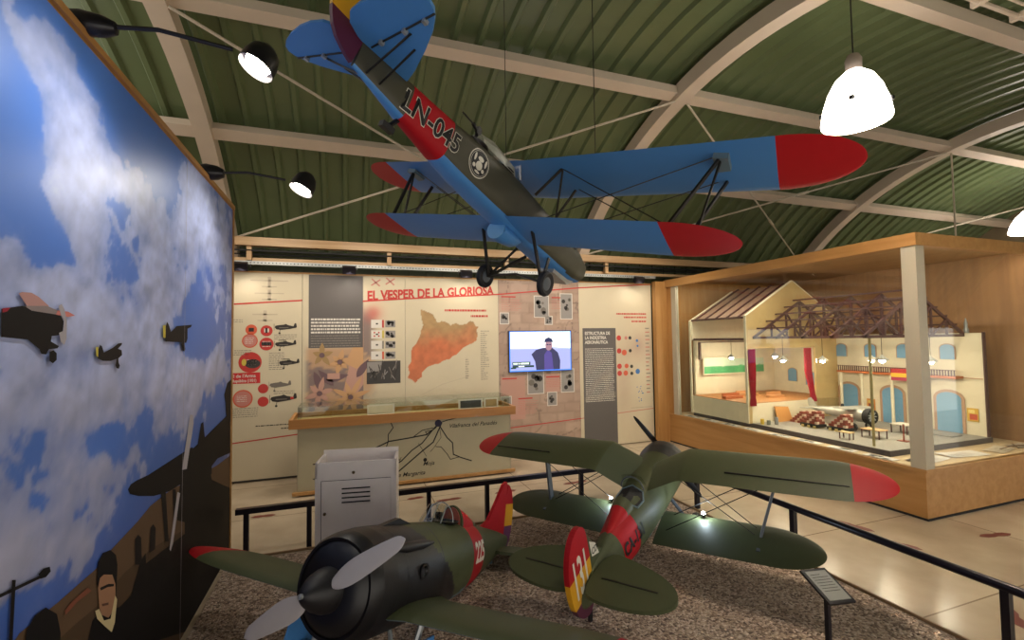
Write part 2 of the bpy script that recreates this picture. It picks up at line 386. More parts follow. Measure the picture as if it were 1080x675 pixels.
# purlins
PUR = [(5.79, 'lowest purlin of the green roof, above the back panels'), (4.41, 'second purlin up, crossing behind the hanging biplane'), (2.56, 'purlin near the roof crest, the pendant lamps hang from it')]
for py, lab in PUR:
    a = math.atan2(vault(py) - VZ, py - VC)
    mb = MB(); c = (VC + (VR + .1) * math.cos(a), VZ + (VR + .1) * math.sin(a))
    mb.box(((X0 + X1) / 2, c[0], c[1]), (X1 - X0, .15, .10), 0, rot=Matrix.Rotation(a - PI / 2, 3, 'X'))
    tag(mb.build('roof_purlin', [m_arch]), 'long cream steel purlin, ' + lab, 'purlin', 'purlins of the vault')
# cable conduit along crest purlin
mb = MB()
mb.tube([(2.9, 2.2, 4.50), (X1, 2.2, 4.50)], .02, 0)
mb.tube([(2.9, 2.1, 4.50), (X1, 2.1, 4.50)], .012, 0)
for k in range(18): mb.box((3.2 + k * .55, 2.15, 4.50), (.04, .2, .05), 0)
tag(mb.build('cable_conduit', [m_arch]), 'pair of pipes clipped beside the crest purlin, top right', 'conduit')
mb = MB(); mb.tube([(4.5, 1.45, 4.33), (X1, 1.45, 4.33)], .02, 0)
for k in range(16): mb.box((4.8 + k * .55, 1.45, 4.35), (.03, .06, .06), 0)
tag(mb.build('roof_cable', [m_arch]), 'thin clipped pipe crossing the topmost right corner of the roof', 'conduit')
# bracing rods
def P_node(ax): return (ax, 4.41, 4.60)
def P_foot(ax): return (ax, 6.93, 3.20)
rods = [(P_foot(ARX[0] + .1), (3.62, 4.41, 4.57), 'rod rising from behind the mural to the middle arch'),
        ((ARX[0] + .1, 4.41, 4.57), (3.62, 6.9, 3.22), 'rod falling from the left arch to the foot of the middle arch'),
        ((3.80, 6.9, 3.22), (8.66, 4.41, 4.57), 'rod rising behind the red wing tips towards the far right arch'),
        ((3.80, 4.41, 4.57), (8.66, 6.9, 3.22), 'rod with a turnbuckle falling from the middle arch behind the wings'),
        ((8.84, 6.9, 3.22), (13.5, 4.41, 4.57), 'rod rising over the display case corner')]
for p, q, lab in rods:
    mb = MB(); mb.tube([p, q], .014, 0, 6)
    pm = Vector(p).lerp(Vector(q), .62); d = (Vector(q) - Vector(p)).normalized()
    mb.tube([pm - d * .09, pm + d * .09], .024, 0, 6)
    tag(mb.build('bracing_rod', [m_wire]), 'thin cream bracing ' + lab, 'bracing rod', 'bracing rods under the roof')
mb = MB(); mb.tube([(8.78, 4.41, 4.62), (8.78, 4.41, 0)], .013, 0, 6)
tag(mb.build('suspension_wire', [m_wire]), 'thin upright cream wire dropping from the far right arch behind the display case', 'wire')

# wall beams over the panels
mb = MB(); mb.bb((-1.9, 6.86, 3.09), (X1, 6.98, 3.20)); wb = tag(mb.build('wall_beam', [m_beam]), 'rough pine beam along the top of the back wall', 'beam')
mb = MB(); mb.bb((-1.9, 6.98, 2.90), (X1, 7.06, 2.945)); tag(mb.build('pine_rail', [m_beam]), 'thin pine rail running below the wall beam', 'rail')
mb = MB(); mb.bb((-1.9, 6.90, 3.02), (X1, 6.92, 3.04)); mb.bb((-1.9, 6.98, 2.985), (X1, 7.0, 3.0)); tag(mb.build('wall_cable', [m_blackm]), 'dark cables strung under the pine wall beam', 'cable')
for k, px in enumerate((-1.25, .55, 2.35, 4.15)):
    mb = MB(); mb.bb((px - .03, 6.9, 2.90), (px + .03, 6.96, 3.09))
    tag(mb.build('beam_post', [m_beam]), ('short pine post under the wall beam, beside the mural edge', 'short pine post under the wall beam, left of the poster title', 'short pine post under the wall beam, behind the hanging wheels', 'short pine post under the wall beam, towards the display case')[k], 'post', 'short posts under the beam')
# perforated steel lighting rail
mb = MB(); mb.bb((-1.6, 6.72, 2.815), (5.0, 6.76, 2.86), 0)
for k in range(150): mb.bb((-1.55 + k * .043, 6.717, 2.832), (-1.535 + k * .043, 6.721, 2.844), 1)
for px in (-1.2, .55, 2.35, 4.1): mb.bb((px - .012, 6.75, 2.83), (px + .012, 6.9, 2.85), 0)
tag(mb.build('slotted_rail', [m_steel, m_blackm]), 'perforated galvanised rail carrying the black floodlights over the panels', 'rail')
for px, lab in ((-.0, 'black box floodlight on the rail over the grey text block'), (1.63, 'black box floodlight on the rail over the poster title'), (4.62, 'black box floodlight on the rail near the display case'), (-1.3, 'black box floodlight on the rail beside the mural')):
    t = thing('floodlight', lab, 'floodlight', (px, 6.68, 2.72), group='floodlights over the panels')
    mb = MB(); mb.box((px, 6.66, 2.775), (.17, .07, .10), 0, rot=Matrix.Rotation(.5, 3, 'X')); mb.build('housing', [m_black], t)
    mb = MB(); mb.beam((px - .1, 6.72, 2.78), (px - .1, 6.73, 2.84), .008, .015); mb.beam((px + .1, 6.72, 2.78), (px + .1, 6.73, 2.84), .008, .015); mb.beam((px - .1, 6.73, 2.845), (px + .1, 6.73, 2.845), .015, .008)
    mb.build('bracket', [m_black], t)

# gravel bed
m_grav = bpy.data.materials.new('gravel'); m_grav.use_nodes = True
nt = m_grav.node_tree; b = nt.nodes['Principled BSDF']; tc = nt.nodes.new('ShaderNodeTexCoord')
vo = nt.nodes.new('ShaderNodeTexVoronoi'); vo.inputs['Scale'].default_value = 75
r1 = nt.nodes.new('ShaderNodeValToRGB')
sep = nt.nodes.new('ShaderNodeSeparateColor')
for p_, c_ in ((.0, '#5a483e'), (.35, '#937d6b'), (.65, '#b09a86'), (1., '#cfbcaa')):
    e = r1.color_ramp.elements.new(p_) if p_ not in (0., 1.) else r1.color_ramp.elements[0 if p_ == 0. else -1]
    e.color = (*lin(c_), 1)
bp = nt.nodes.new('ShaderNodeBump'); bp.inputs['Strength'].default_value = 1.; bp.inputs['Distance'].default_value = .012; bp.invert = True
nt.links.new(tc.outputs['Object'], vo.inputs['Vector']); nt.links.new(vo.outputs['Color'], sep.inputs[0]); nt.links.new(sep.outputs[0], r1.inputs['Fac'])
nt.links.new(r1.outputs['Color'], b.inputs['Base Color']); nt.links.new(vo.outputs['Distance'], bp.inputs['Height']); nt.links.new(bp.outputs['Normal'], b.inputs['Normal'])
b.inputs['Roughness'].default_value = .85
gx = np.arange(-.93, 3.391, .02); gy = np.arange(.6, 4.461, .02)
GX, GY = np.meshgrid(gx, gy)
GZ = .004 + .012 * fbm(GX * 14, GY * 14, 3, 5) + .015 * fbm(GX * 1.5, GY * 1.5, 2, 8)
edge = np.minimum.reduce([(3.38 - GX) / .05, (4.45 - GY) / .05, np.ones_like(GX)]); GZ = GZ * np.clip(edge, .05, 1)
mb = MB(); mb.grid(np.stack([GX, GY, GZ], -1), np.ones(GX.shape + (3,)) * .2); mb.S = [True] * len(mb.S)
tag(mb.build('gravel_bed', [m_grav], angle=180), 'brown gravel spread under the two parked aircraft', 'gravel', kind='stuff')
mb = MB(); mb.bb((3.395, .6, 0), (3.41, 4.49, .018)); mb.bb((-.94, 4.475, 0), (3.41, 4.49, .018))
tag(mb.build('gravel_edging', [mat('edging_wood', '#8a6f50', .7)]), 'thin brown strip edging the gravel bed', 'edging')

# barrier
m_rail = mat('dark_rail', '#15111d', .28, .3)
t = thing('barrier', 'low black steel barrier rail around the gravel bed', 'barrier', (3.44, 4.55, 0))
mb = MB()
ZR = .40
mb.beam((-.90, 4.53, ZR - .02), (3.46, 4.53, ZR - .02), .05, .045); mb.build('back_rail', [m_rail], t)
mb = MB(); mb.tube([(3.46, 4.555, ZR - .02), (3.46, .7, ZR - .02)], .027, 0, 12); mb.build('side_rail', [m_rail], t)
for px in (-.82, -.33, .16, .72, 1.3, 2.35, 3.46):
    mb = MB(); mb.bb((px - .02, 4.51, 0), (px + .02, 4.55, ZR - .03)); mb.build('post', [m_rail], t)
for py in (2.92, 1.60, 4.05, .75):
    mb = MB(); mb.bb((3.44, py - .02, 0), (3.48, py + .02, ZR - .03)); mb.build('post', [m_rail], t)

# floor markings shaped like propellers
m_mark = mat('red_floor_paint', '#6d2c1e', .55)
MK = [(-.84, 5.50, .12, 'faded red floor mark nearest the sky mural'), (.72, 5.47, .10, 'first red floor mark behind the white cabinet'), (1.07, 5.28, .15, 'second red floor mark behind the tail fins'), (1.75, 5.3, .14, 'red floor mark behind the biplane tail'),
      (4.49, 3.15, .17, 'red floor mark beyond the rail, nearer the display case corner'), (4.46, 2.74, .15, 'red floor mark beyond the rail, second from the case'), (5.43, 2.56, .17, 'red floor mark in front of the display case corner'), (3.98, 1.81, .15, 'red floor mark at the lower right edge'), (2.68, 5.31, .18, 'red floor mark under the red left wing tip'), (3.3, 5.0, .14, 'red floor mark behind the biplane nose')]
for k, (mx_, my_, L_, lab) in enumerate(MK):
    mb = MB(); ang = (-.04, .12, .05, .1, -1.33, -1.22, -.18, -2.4, .06, .3)[k]
    pts = [(-L_, 0), (-L_ * .7, .034), (-L_ * .3, .040), (0, .026), (L_ * .3, .040), (L_ * .7, .034), (L_, 0), (L_ * .7, -.030), (L_ * .3, -.034), (0, -.022), (-L_ * .3, -.034), (-L_ * .7, -.030)]
    ca, sa = math.cos(ang), math.sin(ang)
    mb.prism(pts, lambda u, v, w: (mx_ + u * ca - v * sa, my_ + u * sa + v * ca, .0005 + w), .001)
    tag(mb.build('floor_marking', [m_mark]), lab, 'floor marking', 'red propeller marks on the floor')

# ------------------------------------------------------------------ sky mural
m_print = vcol_mat('printed_image', .42)
pal = {'hill': '#5e4936', 'field': '#4c3b2b', 'dark': '#0b0a0d', 'dark2': '#151214', 'propgrey': '#a8a2a8', 'black': '#0b0b0e', 'skin': '#9a7358', 'brownd': '#5a3b30', 'cream': '#c9b98e', 'hutred': '#7d4a38', 'pinkw': '#b98d88', 'greyw': '#8d8080', 'pinkw2': '#c87a72', 'redp': '#a02a38', 'yellow': '#c9b84a'}
pm = {k: mat('print_' + k, v, .6, spec=.2) for k, v in pal.items()}
order = list(pm)
t = thing('sky_mural', 'tall printed mural of fighter aircraft in a blue cloudy sky', 'mural', (-.99, 2.6, 0))
MX = -.97; MY0, MY1, MZ1 = .55, 4.64, 2.985
mb = MB()
U, V = np.meshgrid(np.arange(MY0, MY1 + .001, .0125), np.arange(0.0, MZ1, .0125))
w1 = fbm(U * 1.6, V * 1.6, 7, 3) - .5; w2 = fbm(U * 1.6 + 40, V * 1.6, 7, 9) - .5
Uw, Vw = U + w1 * .34, V + w2 * .34
d = np.zeros_like(U)
for cx, cy, rx, ry, a in CLOUDS: d += a * np.exp(-(((Uw - cx) / rx) ** 2 + ((Vw - cy) / ry) ** 2) * .9)
for cx, cy, rx, ry, a in BLUES: d -= 1.1 * a * np.exp(-(((Uw - cx) / rx) ** 2 + ((Vw - cy) / ry) ** 2) * .9)
nz = fbm(U * 2.6, V * 2.6, 8, 21); nz2 = fbm(U * 7, V * 7, 6, 35)
dens = .80 * d + (nz - .5) * 1.5 + (nz2 - .5) * .95 + (fbm(U * 18, V * 18, 4, 55) - .5) * .3
cl = (.36 * sstep(.1, 1.3, dens) + .60 * sstep(.44, .56, dens) * sstep(.2, .8, nz + .15 * d))[..., None]
g = sstep(1.5, .5, V)[..., None]
sky = np.array(lin('#376dc6')) * (1 - g) + np.array(lin('#3a4888')) * g
sky = sky * (1 + .5 * (fbm(U * .9, V * .9, 3, 44) - .5))[..., None]
sky += .30 * (sstep(3.2, 2.0, U) * sstep(1.6, 2.9, V))[..., None] * np.array(lin('#6f95e0'))
lilac = (sstep(3.2, 4.4, U) * sstep(1.2, 2., V))[..., None]
sky = sky * (1 - .35 * lilac) + .35 * lilac * np.array(lin('#8187c8'))
lit = fbm(U * 2.6 - .06, V * 2.6 + .12, 8, 21) - nz
white = np.array(lin('#b4c0ea')) * np.clip(.95 - 2.2 * lit, .62, 1.35)[..., None]
low = sstep(1.95, 1.2, V)[..., None]
grey = np.array(lin('#a9abc4')) * np.clip(.95 - 1.1 * lit, .7, 1.25)[..., None]
wm = white * (1 - low) + grey * low
Cc = np.clip(sky * (1 - cl) + wm * cl, 0, .95)
mb.grid(np.stack([np.full_like(U, MX), U, V], -1), Cc, 0)
lay = 0
for k, (mk, pts) in MURAL_POLY.items():
    lay += 1
    pts = [(min(max(p, MY0), MY1), min(max(q, 0.0), MZ1)) for p, q in pts]
    mb.flat(pts, lambda u, v, L=lay: (MX + .0008 + L * .00025, u, v), 1 + order.index(mk))
mb.line([(3.38, 0), (3.38, MZ1)], .004, lambda u, v: (MX + .011, u, v), 1 + order.index('propgrey'))
mb.build('printed_image', [m_print] + [pm[k] for k in order], t)
mb = MB(); mb.bb((MX - .05, MY0, 0), (MX - .003, MY1, MZ1)); mb.build('backing_board', [m_wood], t)
mb = MB(); mb.bb((MX - .06, MY0, MZ1), (MX + .015, MY1 + .02, MZ1 + .03)); mb.bb((MX - .06, MY1, 0), (MX + .012, MY1 + .018, MZ1)); mb.build('frame', [m_woodh], t)

# ------------------------------------------------------------------ arm lamps on the mural
def arm_lamp(y, z, reach, lab, sc=1.):
    t = thing('arm_lamp', lab, 'lamp', (MX, y, z), group='black arm lamps over the mural')
    hx = MX + reach
    mb = MB(); mb.lathe([(.0, 0), (.05 * sc, .0), (.06 * sc, .05), (.05 * sc, .12), (.03 * sc, .16), (0, .165)], 0, 16, 'X', (MX - .06, y, z + .05)); mb.build('wall_mount', [m_black], t)
    mb = MB(); mb.tube([(MX + .05, y, z + .05), (MX + reach * .4, y, z + .075), (hx - .12 * sc, y, z + .045)], .009, 0, 8); mb.build('arm', [m_black], t)
    # shade: hood opening downward and back to the mural
    ax = Vector((-.35, -.25, -.9)).normalized(); q = ax.to_track_quat('Z', 'Y').to_matrix()
    c = Vector((hx, y, z + .0))
    mb = MB(); rings = []
    for r_, h_ in ((.012, -.13), (.04, -.12), (.066, -.085), (.078, -.03), (.08, .03), (.078, .032), (.072, -.028), (.056, -.078)):
        rings.append([c + q @ Vector((r_ * sc * math.cos(2 * PI * k / 24), r_ * sc * 1.15 * math.sin(2 * PI * k / 24), h_ * sc)) for k in range(24)])
    mb.loft(rings, 0, False); mb.build('lamp_shade', [m_black], t)
    mb = MB(); rings = []
    for r_, h_ in ((.066, -.01), (.062, .012), (.036, .024), (.004, .027)):
        rings.append([c + q @ Vector((r_ * sc * math.cos(2 * PI * k / 24), r_ * sc * math.sin(2 * PI * k / 24), h_ * sc)) for k in range(24)])
    mb.loft(rings, 0, True); mb.build('bulb', [emit('lamp_glow', '#fff3e0', 22)], t)
    L = bpy.data.lights.new('arm_lamp_beam', 'SPOT'); L.energy = 9; L.color = (1, .95, .88); L.spot_size = R(135); L.spot_blend = .7; L.shadow_soft_size = .05
    lo = bpy.data.objects.new('lamp_beam', L); COL.objects.link(lo); lo.parent = t
    lo.location = c + ax * .06 * sc - t.location; lo.rotation_euler = (-ax).to_track_quat('Z', 'Y').to_euler()
    return t
arm_lamp(2.20, 3.0, .60, 'black arm lamp glowing above the mural, the larger one nearest the camera', .8)
arm_lamp(3.88, 3.0, .63, 'small black arm lamp above the far end of the mural')
# ------------------------------------------------------------------ exhibition panels on the back wall
PY = 6.88
def W(l=0): return lambda u, v: (u, PY - .0008 - l * .0004, v)
inks = {'red': '#b8352f', 'grey': '#8b8378', 'dark': '#2c2724', 'slate': '#5b5654', 'pale': '#cfc8bd', 'orange': '#c9573a', 'orange2': '#c26d48', 'plum': '#6b5358', 'peach': '#c4996e', 'paper': '#cdbfa6', 'blue': '#3c6fae', 'pink': '#bd7a70', 'photo': '#3a3735', 'photo2': '#8f8a86', 'yellow': '#c7b34a', 'olive': '#a08358', 'rosered': '#c02a2c', 'rose': '#b98f80', 'greylow': '#6e675f', 'ghost': '#b9ab95', 'wline': '#d6d0c6'}
im = {k: mat('ink_' + k, v, .5) for k, v in inks.items()}
ik = list(im); IM = [m_print] + [im[k] for k in ik]
def I(k): return 1 + ik.index(k)
def panel_bg(mb, u0, u1, v0, v1, base='#c9bda2', amt=.07, seed=0, fn=None, step=.03):
    U, V = np.meshgrid(np.linspace(u0, u1, max(2, int((u1 - u0) / step))), np.linspace(v0, v1, int((v1 - v0) / step)))
    c = np.ones(U.shape + (3,)) * np.array(lin(base))
    c = c * (1 + amt * 2 * (fbm(U * 2, V * 2, 4, seed) - .5))[..., None]
    if fn is not None: c = fn(U, V, c)
    mb.grid(np.stack([U, np.full_like(U, PY), V], -1), c, 0)
def txtlines(mb, u0, v0, u1, n, dv, h, k, l=2, ragged=.12, seed=1):
    rr = random.Random(seed)
    for i in range(n):
        x = u0; y = v0 - i * dv; end = u1 - (rr.random() * ragged * (u1 - u0))
        while x < end:
            w = .012 + rr.random() * .035
            mb.rect(x, y, min(x + w, end), y + h, W(l), I(k)); x += w + .008
def panel(lab, u0, u1, draw, base='#c9bda2', seed=0, amt=.07, fn=None, step=.03, z0=.012, z1=2.73):
    t = thing('exhibition_panel', lab, 'panel', ((u0 + u1) / 2, 6.9, z0), group='printed panels on the back wall')
    mb = MB(); panel_bg(mb, u0 + .002, u1 - .002, z0, z1, base, amt, seed, fn, step); draw(mb); mb.build('printed_image', IM, t)
    mb = MB(); mb.bb((u0 + .0015, PY + .002, z0), (u1 - .0015, PY + .03, z1)); mb.build('board', [m_white], t)
    mb = MB(); mb.bb((u0, PY - .006, z1), (u1, PY + .03, z1 + .02)); mb.build('top_strip', [m_woodh], t)
    return t
def redline(u): return 2.31 + (u + 1.4) * .075      # the red rule climbing across all panels
def mini_plane(mb, u, v, s, k='dark', biplane=False, l=3):
    f = lambda a, b: (u + a * s, v + b * s)
    body = [(-.5, .02), (-.46, .10), (-.30, .13), (-.1, .15), (0, .19), (.1, .13), (.35, .07), (.40, .22), (.47, .22), (.50, .05), (.48, .0), (.2, -.06), (-.2, -.11), (-.42, -.08)]
    mb.flat([f(*p) for p in body], W(l), I(k))
    mb.rect(*f(-.30, -.02), *f(.12, .02), W(l + 1), I('greylow'))
    if biplane:
        mb.rect(*f(-.34, .20), *f(.02, .235), W(l), I(k)); mb.rect(*f(-.1, -.15), *f(-.08, .2), W(l), I(k))
    mb.line([f(-.25, -.08), f(-.28, -.24)], .02 * s, W(l), I(k)); mb.disc(*f(-.28, -.27), .05 * s, W(l), I(k), 10)
    mb.rect(*f(-.53, -.14), *f(-.515, .2), W(l), I(k))

def drawA(mb):
    mb.line([(-1.6, redline(-1.6)), (-.605, redline(-.605))], .02, W(1), I('red'))
    mb.line([(-1.6, .50), (-.605, .575)], .015, W(1), I('red'))
    for x, y, s in ((-1.0, 2.62, .45), (-1.0, 2.45, .35), (-1.05, 2.17, .3)):
        mb.rect(x - s / 2, y, x + s / 2, y + .015, W(1), I('ghost')); mb.rect(x - .02, y - .08, x + .02, y + .06, W(1), I('ghost')); mb.rect(x - .09, y - .08, x + .09, y - .065, W(1), I('ghost'))
    for x, y, r_, k in ((-1.21, 1.975, .068, 'orange'), (-1.225, 1.83, .092, 'orange'), (-1.03, 1.96, .072, 'red'), (-1.03, 1.785, .085, 'red'), (-1.22, 1.55, .135, 'red'), (-1.065, 1.20, .062, 'red'), (-1.30, 1.08, .115, 'orange'), (-1.065, 1.03, .065, 'red')):
        mb.disc(x, y, r_, W(1), I(k), 28); mb.disc(x, y, r_ * .86, W(2), I('pink') if k == 'orange' and r_ > .07 else I(k), 28)
        if r_ > .08: txtlines(mb, x - r_ * .6, y + .03, x + r_ * .6, 4, .022, .007, 'pale', 3, .2, int(r_ * 1000))
    mb.rect(-1.06, 1.94, -1.0, 1.99, W(3), I('pale')); mb.rect(-1.045, 1.93, -1.02, 2.0, W(4), I('dark'))
    mb.rect(-1.24, 1.95, -1.18, 2.0, W(3), I('dark'))
    mb.rect(-1.09, 1.765, -.97, 1.81, W(3), I('photo')); mb.disc(-1.19, 1.53, .09, W(3), I('photo'), 20, .06); mb.disc(-1.29, 1.55, .028, W(4), I('yellow'), 14, .045)
    mini_plane(mb, -.80, 2.0, .27); mini_plane(mb, -.80, 1.775, .26, biplane=True); mini_plane(mb, -.755, 1.525, .25, biplane=True)
    mini_plane(mb, -.86, 1.235, .26, 'greylow'); mini_plane(mb, -.82, 1.05, .32)
    mb.rect(-.74, 1.045, -.70, 1.075, W(5), I('red'))
    for u0, v0, u1, n, s in ((-.94, 1.90, -.66, 3, 1), (-1.0, 1.66, -.8, 9, 2), (-.94, 1.15, -.68, 2, 3), (-1.43, 1.70, -1.2, 3, 4), (-1.44, .95, -1.1, 5, 5), (-1.44, 2.1, -1.3, 2, 6)):
        txtlines(mb, u0, v0, u1, n, .027, .009, 'grey', 2, .1, s)
    mb.rect(-1.6, 1.275, -1.10, 1.415, W(2), I('rosered'))
    mb.text("l de l'Arma", .058, lambda u, v: W(4)(-1.41 + u, 1.355 + v), I('pale'), .0015)
    mb.text("República (1931)", .052, lambda u, v: W(4)(-1.42 + u * .78, 1.295 + v), I('pale'), .0015)
    txtlines(mb, -1.15, .71, -.63, 1, .03, .012, 'dark', 2, 0, 9); txtlines(mb, -.85, .66, -.63, 1, .03, .012, 'dark', 2, 0, 10)
    mb.rect(-1.6, .012, -.605, .03, W(1), I('dark'))
panel('cream panel with red circles and aircraft silhouettes, next to the sky mural', -1.60, -.60, drawA, seed=1)

def poppy(U, V, c):
    n = fbm(U * 3, V * 3, 4, 31); m = sstep(.54, .60, n)[..., None]
    k = np.array(lin('#6c565a')) * (1 - m) + np.array(lin('#b58d6b')) * m
    a = (sstep(1.78, 1.68, V) * sstep(.3, .45, V) * sstep(-.60, -.50, U))[..., None]
    return c * (1 - a * .85) + k * a * .85
def petal(mb, x, y, L, wd, ang, k, l=3, cx=.0):
    ca, sa = math.cos(ang), math.sin(ang); P = []
    for i in range(9):
        s = i / 8; P.append((s * L, wd * math.sin(PI * s ** .8)))
    P += [(a, -b) for a, b in reversed(P[1:-1])]
    mb.flat([(x + a * ca - b * sa, y + a * sa + b * ca) for a, b in P], W(l), I(k))
def drawB(mb):
    mb.rect(-.52, 1.72, .185, 2.725, W(1), I('slate'))
    txtlines(mb, -.49, 2.10, .16, 5, .045, .024, 'wline', 3, .04, 21)
    txtlines(mb, -.49, 1.88, .16, 5, .035, .010, 'grey', 3, .04, 22)
    mb.flat([(-.1, 1.0), (.19, 2.3), (.19, 1.2), (.05, 1.0)], W(0), I('rose'))
    mb.flat([(-.05, 1.50), (.05, 1.72), (.19, 1.72), (.19, 1.5), (.1, 1.42)], W(2), I('peach'))
    for x, y, n, L, k in ((.02, 1.03, 8, .28, 'peach'), (-.12, 1.52, 6, .16, 'peach'), (-.35, 1.62, 5, .15, 'olive'), (-.38, 1.1, 6, .2, 'rose')):
        for i in range(n): petal(mb, x, y, L * (1 + .2 * math.sin(i * 2.1)), .035, i * 2 * PI / n + .3, k, 4)
        mb.disc(x, y, .035, W(5), I('plum'))
    for x, y, L, a in ((-.45, 1.4, .4, -1.2), (-.3, 1.28, .3, .2), (.1, 1.3, .3, 1.0), (-.2, 1.2, .3, 2.3)): petal(mb, x, y, L, .05, a, 'plum', 3)
    mb.rect(-.28, 1.29, -.12, 1.37, W(6), I('rose'))
    mb.rect(-.52, .95, .19, .98, W(2), I('dark'))
panel('panel with a grey text block above brown poppy flowers, left of the poster title', -.598, .19, drawB, fn=poppy, seed=3)

def leafy(U, V, c):
    a = (sstep(.42, .25, U) * sstep(2.35, 2.1, V) * sstep(.9, 1.2, V))[..., None]
    n = sstep(.45, .55, fbm(U * 4, V * 4, 4, 77))[..., None]
    c = c * (1 - a * .8) + (np.array(lin('#6c565a')) * (1 - n) + np.array(lin('#b58d6b')) * n) * a * .8
    g = (np.exp(-((U - .33) / .12) ** 2 - ((V - 2.2) / .12) ** 2))[..., None] * .7
    return c * (1 - g) + np.array(lin('#c2564e')) * g
def add_title(mb, lo, hi):
    V, F = font_mesh('EL VESPER DE LA GLORIOSA', .215, .008)
    wmax = max(v[0] for v in V); k = (2.12 - .24) / wmax
    P = [(.24 + x * k, y * .86) for x, y in V]
    keep = [f for f in F if lo <= sum(P[i][0] for i in f) / len(f) < hi]
    mb.add([(x, PY - .0035, 2.385 + (x - .24) * .062 + y) for x, y in P], keep, I('red'))
def drawC(mb):
    add_title(mb, -9, .77)
    mb.line([(.19, redline(.19) - .06), (.768, redline(.768) - .06)], .02, W(3), I('red'))
    for cx, cy in ((.36, 2.64), (.56, 2.66), (.55, 2.45)):
        for q in (.6, -.75): mb.line([(cx - .07 * math.cos(q), cy - .07 * math.sin(q)), (cx + .07 * math.cos(q), cy + .07 * math.sin(q))], .02, W(1), I('pink'))
    for i in range(4):
        y = 2.05 - i * .15
        mb.rect(.295, y - .058, .455, y + .058, W(3), I('wline')); mb.rect(.445, y - .055, .47, y + .055, W(4), I(('red', 'yellow', 'grey', 'orange')[i])); mb.rect(.36, y - .01, .39, y + .01, W(5), I('dark'))
        if i == 1:
            for a, b in ((-.03, .03), (.03, .03), (-.03, -.03), (.03, -.03)): mb.disc(.37 + a, y + b * .8, .012, W(5), I('red'), 8)
        mb.rect(.49, y - .05, .63, y + .05, W(3), I('photo2')); 
        rr = random.Random(i)
        for q in range(7): mb.disc(.51 + rr.random() * .1, y - .035 + rr.random() * .06, .012 + rr.random() * .015, W(4), I('photo'), 8)
    mb.rect(.235, 1.20, .70, 1.52, W(3), I('photo'))
    rr = random.Random(4)
    mb.flat([(.24, 1.36), (.24, 1.51), (.46, 1.51), (.42, 1.38)], W(4), I('photo2'))
    for q in range(22):
        x, y = .28 + rr.random() * .38, 1.23 + rr.random() * .20
        mb.line([(x, y), (x + (rr.random() - .5) * .12, y + .06 + rr.random() * .05)], .012, W(5), I(('dark', 'photo2', 'greylow')[q % 3]))
    mb.rect(.19, .72, .768, .73, W(2), I('grey'))
panelC = panel('narrow cream panel with small flags and photographs, under the word VESPER', .19, .77, drawC, fn=leafy, seed=4)
CAT = [(0.99, 2.26), (1.08, 2.225), (1.17, 2.2), (1.21, 2.13), (1.23, 2.06), (1.30, 2.09), (1.36, 2.08), (1.44, 2.03), (1.51, 2.06), (1.58, 2.03), (1.68, 2.05), (1.74, 2.09), (1.8, 2.07), (1.83, 2.01), (1.88, 2.0), (1.84, 1.96), (1.86, 1.88), (1.83, 1.79), (1.74, 1.74), (1.65, 1.70), (1.55, 1.61), (1.47, 1.57), (1.42, 1.52), (1.34, 1.50), (1.24, 1.46), (1.12, 1.43), (1.06, 1.39), (1.0, 1.33), (1.01, 1.27), (.95, 1.23), (0.91, 1.19), (.86, 1.24), (.80, 1.27), (0.83, 1.35), (.81, 1.42), (0.86, 1.50), (.85, 1.60), (0.87, 1.70), (.93, 1.77), (0.98, 1.86), (1.0, 1.95), (1.03, 2.04), (1.0, 2.14)]
def inpoly(U, V, P):
    ins = np.zeros(U.shape, bool); n = len(P)
    for i in range(n):
        x1, y1 = P[i]; x2, y2 = P[(i + 1) % n]
        c = ((y1 > V) != (y2 > V)) & (U < (x2 - x1) * (V - y1) / (y2 - y1 + 1e-9) + x1)
        ins ^= c
    return ins
def catal(U, V, c):
    m = inpoly(U + .02 * (fbm(U * 12, V * 12, 3, 5) - .5), V + .02 * (fbm(U * 12, V * 12, 3, 8) - .5), CAT)[..., None]
    n = fbm(U * 4, V * 4, 5, 13); up = sstep(1.65, 2.05, V + .3 * (n - .5))
    k = np.array(lin('#bf6c45')) * (1 - up[..., None]) + np.array(lin('#a08258')) * up[..., None]
    k = k * (1 + .5 * (fbm(U * 14, V * 14, 3, 2) - .5))[..., None]
    return np.where(m, k, c)
def drawD(mb):
    add_title(mb, .77, 9)
    mb.line([(.772, redline(.772) - .06), (2.19, redline(2.19) - .075)], .02, W(3), I('red'))
    txtlines(mb, 1.35, 2.235, 2.0, 1, .05, .03, 'red', 3, .0, 41); txtlines(mb, 1.75, 2.15, 2.02, 1, .05, .03, 'red', 3, 0, 42)
    txtlines(mb, 1.90, 1.93, 2.04, 24, .032, .010, 'grey', 3, .6, 43)
    txtlines(mb, 1.66, 1.50, 1.72, 9, .035, .012, 'grey', 3, .6, 44)
    mb.line([(.98, 1.0), (1.3, 1.15), (1.7, 1.25)], .006, W(2), I('ghost'))
    mb.line([(.772, .73), (2.19, .80)], .008, W(2), I('grey'))
panelD = panel('wide cream panel with the orange regional map under the red title', .77, 2.19, drawD, fn=catal, seed=5, step=.0125)
